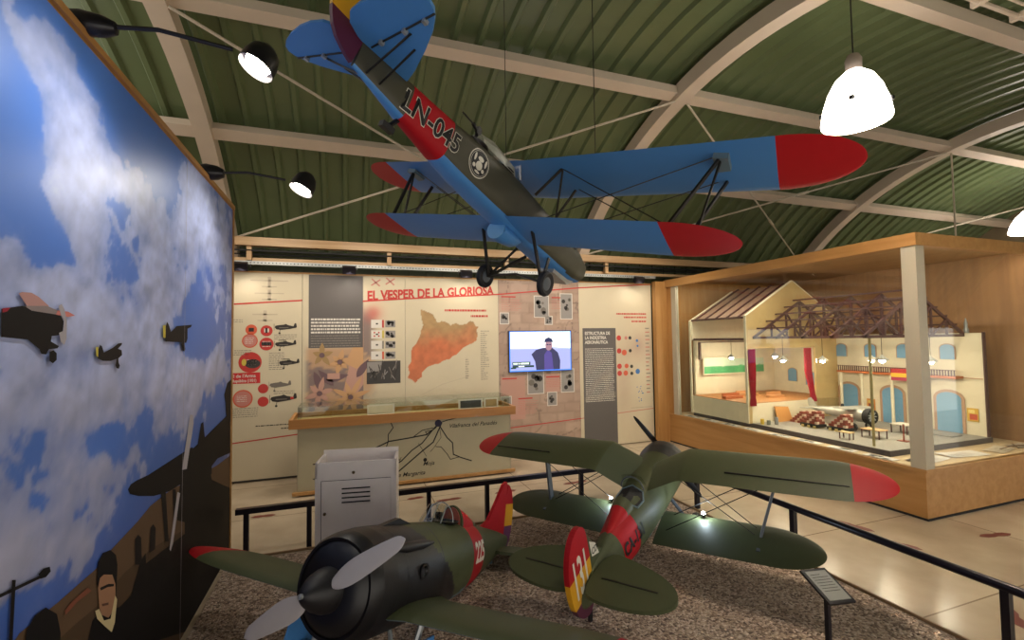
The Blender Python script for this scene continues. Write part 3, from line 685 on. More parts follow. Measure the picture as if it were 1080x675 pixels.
def brick(U, V, c):
    n = fbm(U * 3.5, V * 3.5, 5, 61)
    row = np.floor((V + .05 * n) / .16); bx = (U + .13 * (row % 2) + .06 * (n - .5)) / .30
    fu, fv = bx - np.floor(bx), (V + .05 * n) / .16 - row
    mort = (np.minimum(np.minimum(fu, 1 - fu) * 2, np.minimum(fv, 1 - fv) * 1.2) < .10)
    tone = vnoise(np.floor(bx) * 1.7, row * 1.3, 5)[..., None]
    k = np.array(lin('#9c8272')) * (1 - tone) + np.array(lin('#b39a88')) * tone
    k = k * (1 + .5 * (n - .5))[..., None]
    k = np.where(mort[..., None], k * .87, k)
    cr = (np.abs(fbm(U * 2.3, V * 2.3, 4, 99) - .5) < .012)[..., None]
    return np.where(cr, k * .62, k)
def photo(mb, u, v, w, h, s):
    rr = random.Random(s); mb.rect(u - w / 2 - .012, v - h / 2 - .012, u + w / 2 + .012, v + h / 2 + .012, W(3), I('wline'))
    mb.rect(u - w / 2, v - h / 2, u + w / 2, v + h / 2, W(4), I('photo2'))
    for q in range(7): mb.disc(u + (rr.random() - .5) * w * .6, v + (rr.random() - .5) * h * .6, w * (.08 + rr.random() * .12), W(5), I(('photo', 'dark', 'greylow')[q % 3]), 9)
def drawE(mb):
    mb.line([(2.19, redline(2.19) - .075), (3.59, redline(3.59) - .045)], .02, W(2), I('red'))
    photo(mb, 2.92, 2.32, .24, .33, 1); photo(mb, 3.36, 2.33, .20, .40, 2); photo(mb, 2.29, 2.13, .13, .16, 3); photo(mb, 3.04, 2.10, .12, .12, 4)
    photo(mb, 2.80, 1.12, .26, .36, 5); photo(mb, 3.36, 1.12, .22, .36, 6); photo(mb, 3.08, .84, .15, .20, 7); photo(mb, 2.30, .80, .16, .22, 8)
    for u0, v0, n, s in ((2.24, 2.45, 7, 51), (3.1, 2.45, 6, 52), (2.24, 1.17, 9, 53), (2.98, 1.17, 5, 54), (2.5, .85, 8, 55)):
        mb.rect(u0, v0 + .01, u0 + .24, v0 + .03, W(3), I('red')); txtlines(mb, u0, v0 - .03, u0 + .34, n, .027, .008, 'rose' if s == 53 else 'pink', 3, .2, s)
    mb.rect(2.22, .55, 2.62, 1.22, W(1), I('rose')); mb.rect(2.97, .95, 3.22, 1.24, W(1), I('rose'))
    mb.line([(2.19, .42), (3.59, .49)], .015, W(2), I('red'))
panelE = panel('pink cracked-brick panel with old photographs around the lit screen', 2.19, 3.59, drawE, fn=brick, seed=6, step=.02)

def soft(U, V, c):
    a = np.exp(-((U - 4.75) / .22) ** 2 - ((V - 1.65) / .28) ** 2) * .5 + np.exp(-((U - 4.42) / .16) ** 2 - ((V - 1.1) / .6) ** 2) * .35
    a = (a * (.6 + .8 * fbm(U * 3, V * 3, 4, 71)))[..., None]
    return c * (1 - a) + np.array(lin('#9c7568')) * a
def drawF(mb):
    mb.line([(3.592, redline(3.59) - .045), (5.01, 2.735)], .02, W(2), I('red'))
    mb.rect(3.65, .03, 4.28, 1.97, W(2), I('slate'))
    for i, s in enumerate(('ESTRUCTURA DE', 'LA INDÚSTRIA', 'AERONÀUTICA')):
        mb.text(s, .072, lambda u, v, i=i: W(5)(3.69 + u * .86, 1.86 - i * .075 + v), I('wline'), .002)
    txtlines(mb, 3.69, 1.62, 4.24, 30, .030, .010, 'pale', 4, .05, 61)
    mb.flat([(4.05, 1.0), (4.15, .75), (4.12, 1.05), (4.2, 1.2), (4.0, 1.15)], W(3), I('greylow')); mb.flat([(3.66, .75), (4.27, .8), (4.27, .9), (3.66, .83)], W(3), I('greylow'))
    for i, s in enumerate((2.20, 2.14, 2.07)): txtlines(mb, 4.30 + i * .15, s, 4.9, 1, .03, .025, 'red', 3, 0, 62 + i)
    for x, y, r_, k in ((4.34, 1.80, .045, 'red'), (4.48, 1.80, .03, 'pink'), (4.34, 1.58, .045, 'red'), (4.44, 1.55, .05, 'orange'), (4.34, 1.32, .045, 'red'), (4.48, 1.32, .04, 'orange'), (4.34, 1.2, .045, 'red'), (4.46, 1.2, .045, 'orange'), (4.56, 1.80, .03, 'dark'), (4.56, 1.58, .03, 'dark'), (4.58, 1.31, .03, 'dark'), (4.58, 1.19, .03, 'dark'), (4.70, 1.22, .045, 'blue'), (4.70, 1.75, .025, 'blue'), (4.71, 1.66, .02, 'blue')):
        mb.disc(x, y, r_, W(3), I(k), 14)
    rr = random.Random(3)
    for q in range(14): mb.disc(4.74 + (rr.random() - .5) * .12, .85 + (rr.random() - .5) * .3, .01, W(3), I('blue'), 8)
    for q in range(18): mb.rect(4.87, 1.95 - q * .065, 4.93 + rr.random() * .03, 1.97 - q * .065, W(3), I('pink' if q % 2 else 'grey'))
    mb.rect(4.55, .60, 4.98, .605, W(3), I('grey'))
    mb.line([(3.6, .49), (5.0, .57)], .014, W(1), I('pink'))
panel('cream panel with a tall grey text column, next to the display case', 3.59, 5.01, drawF, fn=soft, seed=8)

# screen
t = thing('wall_screen', 'lit television showing a man in a dark jacket and beret', 'television', (2.88, PY, 1.30))
SP = lambda l=0: (lambda u, v: (u, PY - .034 - l * .0005, v))
mb = MB(); mb.bb((2.345, PY - .032, 1.285), (3.425, PY - .004, 1.935)); mb.build('casing', [m_black], t)
mb = MB()
scol = {'sky': ('#e2eeea', .8), 'land': ('#8088bf', .6), 'man': ('#2f3054', .3), 'skin': ('#8d6f7f', .35), 'shirt': ('#453c80', .4), 'cap': ('#1a2450', .3), 'bar': ('#14362f', .3), 'txt': ('#e8fff4', .5), 'hill': ('#9aa3d4', .5), 'brd': ('#3a78f0', .5)}
sk = list(scol); SM = [emit('screen_' + k, v[0], v[1]) for k, v in scol.items()]
s_ = lambda k: sk.index(k)
mb.rect(2.355, 1.295, 3.415, 1.925, SP(0), s_('brd'))
mb.rect(2.37, 1.31, 3.40, 1.915, SP(1), s_('sky')); mb.rect(2.37, 1.31, 3.40, 1.64, SP(2), s_('land')); mb.flat([(2.37, 1.64), (2.37, 1.66), (2.8, 1.655), (3.1, 1.675), (3.4, 1.65), (3.4, 1.63)], SP(2), s_('hill'))
mb.flat([(2.80, 1.31), (2.78, 1.45), (2.72, 1.56), (2.80, 1.63), (2.93, 1.66), (3.08, 1.66), (3.18, 1.58), (3.22, 1.45), (3.21, 1.31)], SP(3), s_('man'))
mb.flat([(2.94, 1.31), (2.94, 1.55), (3.0, 1.63), (3.07, 1.58), (3.10, 1.31)], SP(4), s_('shirt'))
mb.disc(3.02, 1.70, .062, SP(5), s_('skin'), 20, .085); mb.flat([(2.94, 1.745), (2.955, 1.80), (3.02, 1.83), (3.08, 1.80), (3.10, 1.745), (3.02, 1.755)], SP(6), s_('cap'))
mb.disc(3.0, 1.71, .02, SP(7), s_('cap'), 10, .01); mb.disc(3.045, 1.71, .02, SP(7), s_('cap'), 10, .01)
mb.rect(2.40, 1.395, 2.70, 1.445, SP(4), s_('bar')); mb.rect(2.40, 1.36, 2.76, 1.39, SP(4), s_('bar')); mb.rect(2.37, 1.34, 2.46, 1.36, SP(4), s_('bar'))
rr = random.Random(12); x = 2.415
while x < 2.67: mb.rect(x, 1.408, x + .016, 1.432, SP(6), s_('txt')); x += .016 + .004 + (.012 if rr.random() < .2 else 0)
x = 2.50
while x < 2.60: mb.rect(x, 1.366, x + .012, 1.384, SP(6), s_('txt')); x += .017
mb.build('lit_picture', SM, t)

# ------------------------------------------------------------------ long table case with the drawn map
t = thing('table_case', 'long low display case with a hand-drawn road map on its front', 'display case', (.76, 6.3, 0))
TF = 6.02
m_map = vcol_mat('map_print', .6)
mb = MB()
U, V = np.meshgrid(np.arange(-.56, 2.06, .03), np.arange(.06, .795, .03))
c = np.ones(U.shape + (3,)) * np.array(lin('#b3ab90')) * (1 + .3 * (fbm(U * 2.2, V * 2.2, 5, 15) - .5))[..., None]
mb.grid(np.stack([U, np.full_like(U, TF - .001), V], -1), c, 0)
T = lambda l=1: (lambda u, v: (u, TF - .001 - l * .0005, v))
for pts, w in (([(1.09, .735), (1.05, .68), (.93, .60), (.70, .575), (.47, .555), (.31, .49), (.1, .45)], .016), ([(1.09, .735), (1.0, .64), (.88, .50), (.75, .42), (.62, .30), (.3, .12)], .014),
               ([(1.13, .735), (1.02, .50), (.88, .40), (.58, .17), (.4, .05)], .016), ([(1.09, .72), (1.2, .54), (1.27, .47), (1.28, .32), (1.38, .27), (1.52, .215)], .014),
               ([(1.1, .70), (1.12, .55), (1.02, .42), (.98, .38)], .006), ([(1.05, .44), (1.12, .43), (1.2, .33), (1.24, .26), (1.36, .28)], .009), ([(.83, .50), (.88, .42), (.93, .33)], .006), ([(.49, .79), (.52, .72), (.46, .64), (.46, .55), (.43, .47)], .011),
               ([(1.09, .735), (1.2, .765), (1.35, .79)], .012), ([(1.02, .68), (.88, .66), (.76, .58)], .010), ([(1.0, .65), (.92, .64), (.95, .59)], .009), ([(-.2, .18), (-.4, .19), (-.3, .14)], .008), ([(.1, .45), (-.1, .38), (-.4, .36)], .012)):
    mb.line(pts, w, T(1), 1)
mb.disc(1.085, .735, .045, T(2), 2); mb.disc(.915, .285, .024, T(2), 1)
for s, u0, v0, sz in (('Vilafranca del Panadés', 1.22, .665, .072), ('Moja', .885, .215, .072), ('Sta Margarita', .52, .105, .072), ('lobí', .50, .30, .07)):
    mb.text(s, sz, lambda u, v, u0=u0, v0=v0: T(2)(u0 + u * 1.02, v0 + v), 1, .0008, shear=.35)
mb.build('map_print', [m_map, m_blackm, mat('navy_ink', '#1c1a3a', .6)], t)
mb = MB(); mb.bb((-.57, TF, .05), (2.07, 6.55, .80)); mb.build('body', [mat('case_body', '#a8a08a', .6)], t)
mb = MB(); mb.bb((-.62, TF - .03, .02), (2.12, TF + .02, .055)); mb.build('bottom_strip', [m_woodh], t)
m_rim = wood_mat('rim_veneer', '#9c6a34', '#b88044', 1.6, axis='X')
mb = MB()
mb.bb((-.66, TF - .05, .79), (2.13, TF - .02, .90)); mb.bb((-.66, 6.56, .79), (2.13, 6.60, .90)); mb.bb((-.66, TF - .02, .79), (-.62, 6.56, .90)); mb.bb((2.09, TF - .02, .79), (2.13, 6.56, .90)); mb.build('wooden_rim', [m_rim], t)
mb = MB(); mb.bb((-.62, TF - .02, .80), (2.09, 6.56, .84)); mb.build('display_bed', [mat('felt_beige', '#b09a68', .8)], t)
mb = MB(); z0, z1 = .845, 1.03
mb.bb((-.57, TF, z0), (2.06, TF + .006, z1)); mb.bb((-.57, 6.50, z0), (2.06, 6.506, z1)); mb.bb((-.57, TF + .006, z0), (-.564, 6.5, z1)); mb.bb((2.054, TF + .006, z0), (2.06, 6.5, z1)); mb.bb((-.57, TF, z1), (2.06, 6.506, z1 + .006))
mb.build('glass_cover', [m_glass], t)
for px, w, k, lab in ((1.62, .30, 'photo', 'dark framed photograph lying in the long low display case'), (1.92, .16, 'olive', 'small ochre booklet at the end of the long low display case'), (.4, .3, 'paper', 'pale paper sheet lying in the middle of the low display case')):
    mb = MB(); mb.bb((px - w / 2 - .02, 6.2, .842), (px + w / 2 + .02, 6.40, .846), 1); mb.box((px, 6.42, .90), (w, .012, .10), 0); mb.box((px, 6.428, .90), (w + .05, .008, .13), 1)
    tag(mb.build('framed_photograph', [im[k], m_white]), lab, 'photograph')

# ------------------------------------------------------------------ white metal cabinet
m_cab = mat('cabinet_white', '#e4dcd8', .5, var=.03)
t = thing('equipment_cabinet', 'white metal cabinet with an open tray top behind the black propeller engine', 'cabinet', (0.05, 4.1, 0), (0, 0, 0))
def cabf():
    pass
CA = R(-9.)
def cb(u, v, z):   # local frame: u along the front, v into depth
    return (.055 + u * math.cos(CA) - v * math.sin(CA), 4.02 + u * math.sin(CA) + v * math.cos(CA), z)
def cbox(mb, u0, v0, z0, u1, v1, z1, m=0):
    c = cb((u0 + u1) / 2, (v0 + v1) / 2, (z0 + z1) / 2); mb.box(c, (abs(u1 - u0), abs(v1 - v0), abs(z1 - z0)), m, rz=CA)
HW, CD, CH_ = .315, .34, .83
mb = MB(); cbox(mb, -HW, 0, 0, HW, CD, CH_ - .12); cbox(mb, -HW, 0, CH_ - .12, HW, .018, CH_ - .0); cbox(mb, -HW, CD - .018, CH_ - .12, HW, CD, CH_ + .03); cbox(mb, -HW, 0, CH_ - .12, -HW + .018, CD, CH_ + .0); cbox(mb, HW - .018, 0, CH_ - .12, HW, CD, CH_ + .0)
mb.build('body', [m_cab], t)
mb = MB(); cbox(mb, -HW + .05, -.006, .04, HW - .045, -.001, CH_ - .145); dr = mb.build('door', [m_cab], t)
mb = MB()
for k in range(4): cbox(mb, -.11, -.010, CH_ - .215 - k * .036, .11, -.0055, CH_ - .205 - k * .036)
mb.build('vent_slots', [m_blackm], dr)
mb = MB()
for a, z0, z1 in ((-HW + .047, .04, CH_ - .145), (HW - .045, .04, CH_ - .145)): cbox(mb, a - .002, -.003, z0, a + .001, -.0005, z1)
cbox(mb, -HW + .045, -.003, CH_ - .145, HW - .043, -.0005, CH_ - .141); mb.build('door_gap', [m_blackm], t)
for u, z in ((-.02, CH_ - .085), (-HW + .075, CH_ - .40)):
    mb = MB(); c = cb(u, -.008, z); mb.lathe([(0, -.012), (.010, -.012), (.013, .0), (0, .006)], 0, 14, 'Y', c); mb.build('lock', [mat('brass_lock', '#6a5a45', .4, .8)], t)

# ------------------------------------------------------------------ sign on a post
t = thing('sign_stand', 'small tilted information plate on a black post by the gravel edge', 'sign', (2.59, 1.99, 0))
SR = Matrix.Rotation(R(-10), 3, 'Z') @ Matrix.Rotation(R(22), 3, 'X')
sc_ = Vector((2.59, 1.985, .36))
mb = MB(); mb.box(sc_, (.165, .225, .014), 0, rot=SR); mb.build('frame', [m_black], t)
mb = MB(); mb.box(sc_ + SR @ Vector((0, 0, .0085)), (.135, .19, .003), 0, rot=SR)
for k in range(7):
    mb.box(sc_ + SR @ Vector((-.0 if k else -.02, .07 - k * .018, .0105)), (.10 if k else .06, .003, .0005), 1, rot=SR)
mb.build('text_plate', [mat('plate_grey', '#8f938c', .4), im['dark']], t)
mb = MB(); mb.bb((2.58, 1.975, 0), (2.602, 2.0, .352)); mb.build('post', [m_black], t)
# ------------------------------------------------------------------ big wooden display case
CX0, CX1, CY0, CY1 = 5.25, 7.62, 2.97, 6.80
ZB, ZT0, ZT1 = .49, 2.67, 2.795
t = thing('display_case', 'large glazed wooden display case holding the model hangar', 'display case', ((CX0 + CX1) / 2, (CY0 + CY1) / 2, 0))
mb = MB(); mb.bb((CX0, CY0, .02), (CX1, CY1, ZB)); mb.bb((CX0 - .02, CY0 - .02, ZB - .03), (CX1, CY1, ZB)); mb.build('base', [m_woodh], t)
mb = MB(); mb.bb((CX0 + .015, CY0 + .015, 0), (CX1, CY1, .02)); mb.bb((CX0 - .008, CY0 - .008, 0), (CX1, CY1, .018)); mb.build('plinth_strip', [m_blackm], t)
mb = MB(); mb.bb((CX0 - .03, CY0 - .03, ZT0), (CX1, CY0 + .03, ZT1)); mb.bb((CX0 - .03, CY0 + .03, ZT0), (CX0 + .03, CY1, ZT1)); mb.build('cornice', [m_woodh], t)
mb = MB(); mb.bb((CX0 + .03, CY0 + .03, ZT1 - .035), (CX1, CY1, ZT1)); mb.build('top_panel', [wood_mat('case_top', '#a87f55', '#bd9468', 1.2, axis='Y')], t)
m_post = mat('post_cream', '#b5ad98', .5)
mb = MB(); mb.bb((CX0 - .015, CY0 - .015, ZB), (CX0 + .115, CY0 + .115, ZT0)); mb.build('corner_post', [m_post], t)
mb = MB(); mb.bb((CX0 - .012, 6.52, ZB), (CX0 + .05, 6.63, ZT0)); mb.build('rear_post', [m_post], t)
mb = MB(); mb.bb((CX0, 6.76, ZB), (CX1, CY1, ZT1 - .036)); mb.bb((5.02, 6.76, 0), (CX0 + .02, 6.86, ZT1 - .02)); mb.bb((CX0, 6.63, ZB), (CX0 + .03, 6.78, ZT0)); mb.build('end_panel', [m_wood], t)
mb = MB(); mb.bb((CX1 - .03, CY0, ZB), (CX1, CY1, ZT1 - .036)); mb.build('back_panel', [wood_mat('case_back', '#8c6440', '#a0754a', 1.3, axis='Z', coat=0)], t)
for y0, y1 in ((CY0 + .12, 4.05), (4.054, 5.28), (5.284, 6.52)):
    mb = MB(); mb.bb((CX0 + .02, y0, ZB), (CX0 + .026, y1, ZT0)); mb.build('glass_pane', [m_glass], t)
mb = MB(); mb.bb((CX0 + .12, CY0 + .02, ZB), (CX1 - .03, CY0 + .026, ZT0)); mb.build('glass_pane', [m_glass], t)

for k, (a, b_) in enumerate((((5.325, 3.15, 2.72), (5.325, 6.4, 2.72)), ((5.5, 3.045, 2.72), (7.5, 3.045, 2.72)))):  # fill tubes added out of sight behind the cornice to brighten the case interior
    ct = thing('case_fill_tube', ('added fill tube unseen behind the long cornice of the display case', 'added fill tube unseen behind the short cornice of the display case')[k], 'lamp', a)
    mb = MB(); mb.tube([a, b_], .012, 0, 8); mb.build('tube', [emit('tube_fill_glow', '#ffe9c8', 1.5)], ct)
    mb = MB(); mb.beam((a[0], a[1], 2.745), (b_[0], b_[1], 2.745), .04, .02); mb.build('batten', [m_white], ct)
    L = bpy.data.lights.new('tube_fill_light', 'AREA'); L.shape = 'RECTANGLE'; ln = (Vector(b_) - Vector(a)).length; L.size = .03 if k == 0 else ln; L.size_y = ln if k == 0 else .03
    L.energy = (12, 7)[k]; L.color = (1, .88, .72); lo = bpy.data.objects.new('tube_fill_light', L); COL.objects.link(lo); lo.parent = ct
    lo.location = (Vector(a) + Vector(b_)) / 2 - Vector(a) + Vector((0, 0, -.02)); lo.rotation_euler = ((0, R(-20), 0), (R(20), 0, 0))[k]

# photographs and papers lying on the sill round the model
rr = random.Random(5)
labs = ['at the far end of the sill', 'second from the far end of the sill', 'third along the sill', 'before the stage block', 'under the curtains', 'below the model sandbags', 'below the model aircraft', 'before the corner of the model floor']
for k in range(8):
    y = 6.3 - k * .41; mb = MB(); w, h = .11, .30
    c = (5.34 - .0, y, ZB + .003 + .0004 * k); a = rr.uniform(-.06, .06)
    mb.box(c, (w, h, .003), 0, rz=a)
    for q in range(6):
        mb.box((c[0] + (rr.random() - .5) * .06, c[1] + (rr.random() - .5) * .2, c[2] + .002), (.03 + rr.random() * .03, .03 + rr.random() * .05, .0006), 1 + q % 2, rz=a)
    tag(mb.build('loose_photograph', [im['wline'], im['photo2'], im['photo']]), 'black and white photograph on the case sill, ' + labs[k], 'photograph', 'photographs along the case sill')
for k, (x, y, w, h, a, cc, lab) in enumerate(((5.72, 3.18, .42, .16, .1, 'wline', 'white sheet just right of the corner post'), (6.25, 3.19, .50, .20, -.15, 'wline', 'large open white document'), (6.85, 3.16, .40, .17, .2, 'paper', 'brownish paper with a curled edge'), (7.3, 3.18, .3, .14, 0, 'ghost', 'small tan sheet by the back panel'), (5.50, 3.16, .14, .2, .05, 'slate', 'thin dark folder behind the corner post'))):
    mb = MB(); U, V = np.meshgrid(np.linspace(-w / 2, w / 2, 9), np.linspace(-h / 2, h / 2, 5)); ca, sa = math.cos(a), math.sin(a)
    Z = ZB + .004 + .012 * np.abs(U / w) ** 2 * 2 + k * .0012
    P = np.stack([x + U * ca - V * sa, y + U * sa + V * ca, Z], -1); o = len(mb.V)
    mb.grid(P, np.ones(P.shape) * .5, 0)
    P2 = P.copy(); P2[..., 2] -= .003; mb.grid(P2, np.ones(P.shape) * .5, 0)
    for q in range(5): mb.bb((x - w * .35, y - h * .3 + q * .022, ZB + .010 + k * .0012), (x + w * .2, y - h * .3 + q * .022 + .004, ZB + .0105 + k * .0012), 1)
    tag(mb.build('document_sheet', [im[cc], im['grey']]), lab + ' lying in the display case', 'document', 'papers in front of the model')
# a little pair of spectacles-like wire tool on the papers
mb = MB(); mb.tube([(6.75, 3.10, ZB + .035), (7.1, 3.14, ZB + .03), (7.35, 3.08, ZB + .03)], .006, 0, 6); mb.tube([(7.0, 3.06, ZB + .03), (7.2, 3.2, ZB + .032)], .005, 0, 6)
tag(mb.build('drawing_tool', [mat('old_brown', '#5d3f28', .5)]), 'thin brown drawing instrument on the papers at the far right', 'tool')

# ------------------------------------------------------------------ model hangar
mb = MB(); mb.bb((CX0 + .03, CY0 + .03, ZB), (CX1 - .03, CY1 - .05, ZB + .0008)); tag(mb.build('sill_lining', [mat('sill_cream', '#c4ab84', .6, var=.05)]), 'pale lining sheet covering the case floor under the papers', 'lining')
HX0, HX1, HY0, HY1, HZ = 5.47, 7.25, 3.42, 6.35, .55
SY = 5.20   # stage front
m_hw = mat('model_plaster', '#d9cdb0', .75, var=.04)
m_hwb = mat('model_plaster_ochre', '#c2a56e', .75, var=.05)
m_hfl = mat('model_floor', '#8f8a80', .6, var=.08, vscale=12)
m_hedge = mat('model_edge', '#4b4346', .6)
m_blue = mat('model_blue', '#6d9ab8', .5)
m_stone = mat('model_stone', '#b08c70', .7)
m_truss = mat('model_truss', '#4d2c2a', .6)
m_brick = mat('model_terracotta', '#b0602f', .6)
H = thing('hangar_model', 'scale model of an airfield hangar with roof trusses and a curtained stage', 'scale model', ((HX0 + HX1) / 2, (HY0 + HY1) / 2, ZB))
mb = MB(); mb.bb((HX0 - .02, HY0 - .02, ZB + .001), (HX1 + .02, HY1 + .05, HZ)); mb.build('floor_slab', [m_hedge], H)
mb = MB(); mb.bb((HX0 - .018, HY0 - .018, HZ), (HX1, SY, HZ + .004)); mb.build('floor_surface', [m_hfl], H)
# long wall at HX1 with openings seen as recessed panels
WX = HX1 - .04; WT = 1.80
mb = MB(); mb.bb((WX, HY0, HZ), (HX1, HY1, WT)); mb.build('long_wall', [m_hw], H)
mb = MB(); mb.bb((WX - .01, HY0 - .012, HZ - .01), (HX1 + .005, HY0, WT + .01)); mb.build('wall_edge', [m_truss], H)
mb = MB(); mb.bb((HX0, HY1, HZ), (HX1, HY1 + .04, 2.05)); mb.build('rear_wall', [m_hw], H)
def arch(y, z0, w, h, n, frame=.035, depth=.012, par=H, name='arched_doorway', x=None):
    xx = WX if x is None else x
    pts = [(-w / 2, 0), (w / 2, 0), (w / 2, h - w * .32)] + [(w / 2 * math.cos(a), h - w * .32 + w * .32 * math.sin(a)) for a in np.linspace(.25, PI - .25, 8)] + [(-w / 2, h - w * .32)]
    W2 = w + 2 * frame; pto = [(-W2 / 2, 0), (W2 / 2, 0), (W2 / 2, h - w * .32)] + [(W2 / 2 * math.cos(a), h - w * .32 + (w * .32 + frame) * math.sin(a)) for a in np.linspace(.25, PI - .25, 8)] + [(-W2 / 2, h - w * .32)]
    mb = MB(); mb.prism(pto, lambda u, v, d: (xx - .008 - d, y + u, z0 + v), .004); o = mb.build(name, [m_stone], par)
    mb = MB(); mb.prism(pts, lambda u, v, d: (xx - .013 - d, y + u, z0 + v), .003); 
    mb.build('blue_infill', [m_blue], o)
for y in (3.78, 4.43, 5.03): arch(y, HZ + .005, .26, .50, 0)
for y in (3.77, 4.27, 4.70, 5.12): arch(y, 1.47, .15, .19, 0, .012, name='arched_window')
for y, w, z in ((5.65, .16, .98), (5.98, .16, 1.02)): arch(y, z, w, .22, 0, .012, name='arched_window')
# balcony
mb = MB(); mb.bb((WX - .16, 3.62, 1.235), (WX, 5.10, 1.265)); mb.build('balcony_slab', [m_brick], H)
mb = MB(); mb.bb((WX - .012, HY0 + .01, 1.24), (WX, 3.62, 1.25)); mb.build('wall_moulding', [m_stone], H)
mb = MB(); mb.bb((WX - .155, 3.62, 1.335), (WX - .145, 5.10, 1.343))
yy = 3.63
while yy < 5.1: mb.bb((WX - .155, yy, 1.265), (WX - .147, yy + .010, 1.335)); yy += .030
mb.build('balcony_railing', [m_truss], H)
for y in (4.02, 4.75, 5.05, 4.35):
    mb = MB(); mb.tube([(WX - .14, y, HZ + .004), (WX - .14, y, 1.235)], .020, 0, 10); mb.build('balcony_column', [m_hw], H)
mb = MB(); 
FZ = [(1.16, 1.20, 2), (1.20, 1.235, 0), (1.235, 1.275, 1), (1.275, 1.315, 0)]
for z0, z1, k in ((1.17, 1.215, 2), (1.215, 1.27, 1), (1.27, 1.33, 0)): mb.bb((WX - .168, 3.98, z0), (WX - .160, 4.34, z1), k)
tag(mb.build('republican_flag', [mat('flag_red', '#b02a2a', .6), mat('flag_yellow', '#d8a52c', .6), mat('flag_purple', '#a0304a', .6)]), 'red and yellow striped flag hung over the model balcony rail', 'flag')
for y, z, k, lab in ((3.545, .80, 0, 'yellow poster on the model wall nearest the case corner'), (4.10, .80, 1, 'colourful poster between the two blue model doorways'), (4.72, .78, 2, 'small orange poster behind the silver model aircraft')):
    mb = MB(); mb.bb((WX - .012, y - .055, z - .08), (WX - .003, y + .055, z + .08), 0); mb.bb((WX - .0135, y - .045, z - .06), (WX - .012, y + .03, z + .01), 1); mb.bb((WX - .0135, y - .02, z + .02), (WX - .012, y + .04, z + .06), 2)
    tag(mb.build('wall_poster', [mat('poster_%d' % k, ('#c8a03a', '#4a6a7a', '#c8823a')[k], .5), mat('poster_b%d' % k, ('#b4482a', '#c8a83a', '#7a3a2a')[k], .5), mat('poster_c%d' % k, ('#e0c878', '#b04030', '#d0b060')[k], .5)]), lab, 'poster')
# gable partition with proscenium opening
def gable(y, x0, x1, ze, xa, za, mt, name, hole=None):
    mb = MB()
    f = lambda u, v, w: (u, y + w, v)
    if hole is None: mb.prism([(x0, HZ), (x1, HZ), (x1, ze), (xa, za), (x0, ze)], f, .03)
    else:
        a, b_, z0, z1 = hole
        mb.prism([(x0, HZ), (a, HZ), (a, z1), (x0, z1)], f, .03); mb.prism([(b_, HZ), (x1, HZ), (x1, z1), (b_, z1)], f, .03)
        mb.prism([(x0, z1), (x1, z1), (x1, ze), (xa, za), (x0, ze)], f, .03)
    return mb.build(name, [mt], H)
gable(SY, 5.40, WX, 2.09, 6.32, 2.62, m_hwb, 'stage_gable_wall', (5.46, 6.74, HZ, 1.62))
mb = MB(); mb.bb((5.385, SY - .004, HZ), (5.40, SY + .034, 2.10)); mb.beam((5.39, SY + .015, 2.09), (6.32, SY + .015, 2.63), .04, .012); mb.beam((7.2, SY + .015, 2.09), (6.32, SY + .015, 2.63), .04, .012); mb.build('gable_edging', [m_hw], H)
mb = MB(); mb.bb((5.385, HY1 - .004, HZ), (5.40, HY1 + .034, 2.06)); mb.beam((5.39, HY1 + .02, 2.06), (6.32, HY1 + .02, 2.58), .04, .012); mb.build('rear_gable_edging', [m_hw], H)
mb = MB(); mb.prism([(5.40, 1.75), (WX, 1.75), (WX, 2.05), (6.32, 2.58), (5.40, 2.05)], lambda u, v, w: (u, HY1 - .02 + w, v), .02); mb.build('rear_gable_wall', [m_hw], H)
mb = MB(); mb.bb((5.40, SY, HZ + .001), (WX, HY1, .83)); mb.build('stage_block', [m_hw], H)
mb = MB(); mb.bb((5.40, SY, .83), (WX, HY1, .838)); mb.build('stage_boards', [mat('stage_tan', '#a8713c', .6)], H)
# rafters of the stage house
for k in range(5):
    y = SY + .16 + k * .22; mb = MB(); mb.beam((5.42, y, 2.09), (6.32, y, 2.60), .022, .022); mb.beam((7.2, y, 2.09), (6.32, y, 2.60), .022, .022); mb.build('stage_rafter', [m_truss], H)
mb = MB(); mb.prism([(5.42, 2.075), (6.32, 2.585), (7.2, 2.075), (7.2, 2.065), (6.32, 2.575), (5.42, 2.065)], lambda u, v, w: (u, SY + .03 + w, v), HY1 - SY - .05); mb.build('stage_roof_boards', [mat('roof_boards', '#7d6250', .7)], H)
mb = MB(); mb.bb((5.41, SY + .03, 2.06), (5.45, HY1, 2.09)); mb.build('eaves_beam', [m_truss], H)
mb = MB(); mb.bb((5.43, SY + .03, 1.74), (5.46, HY1, 1.775)); mb.build('eaves_tie', [m_truss], H)
# proscenium curtains
m_cur = mat('curtain_red', '#a3122c', .7)
for x0, x1, nm in ((5.41, 5.53, 'l'), (6.50, 6.63, 'r')):
    mb = MB(); rings = []
    for j in range(15):
        z = 1.61 - j * .058; w = (x1 - x0) * (1 if j < 7 else max(.55, 1 - (j - 6) * .07)) ; 
        if j > 12: w *= 1.5
        cx = (x0 + x1) / 2 + (.0 if nm == 'l' else .012 * max(0, j - 6)); ring = []
        N = 33
        for i in range(N): ring.append((cx - w / 2 + w * i / (N - 1), SY - .02 + .014 * math.sin(i * 1.25), z))
        for i in range(N - 1, -1, -1): ring.append((cx - w / 2 + w * i / (N - 1), SY - .012 + .014 * math.sin(i * 1.25), z))
        rings.append(ring)
    mb.loft(rings, 0, True); mb.build('stage_curtain', [m_cur], H)
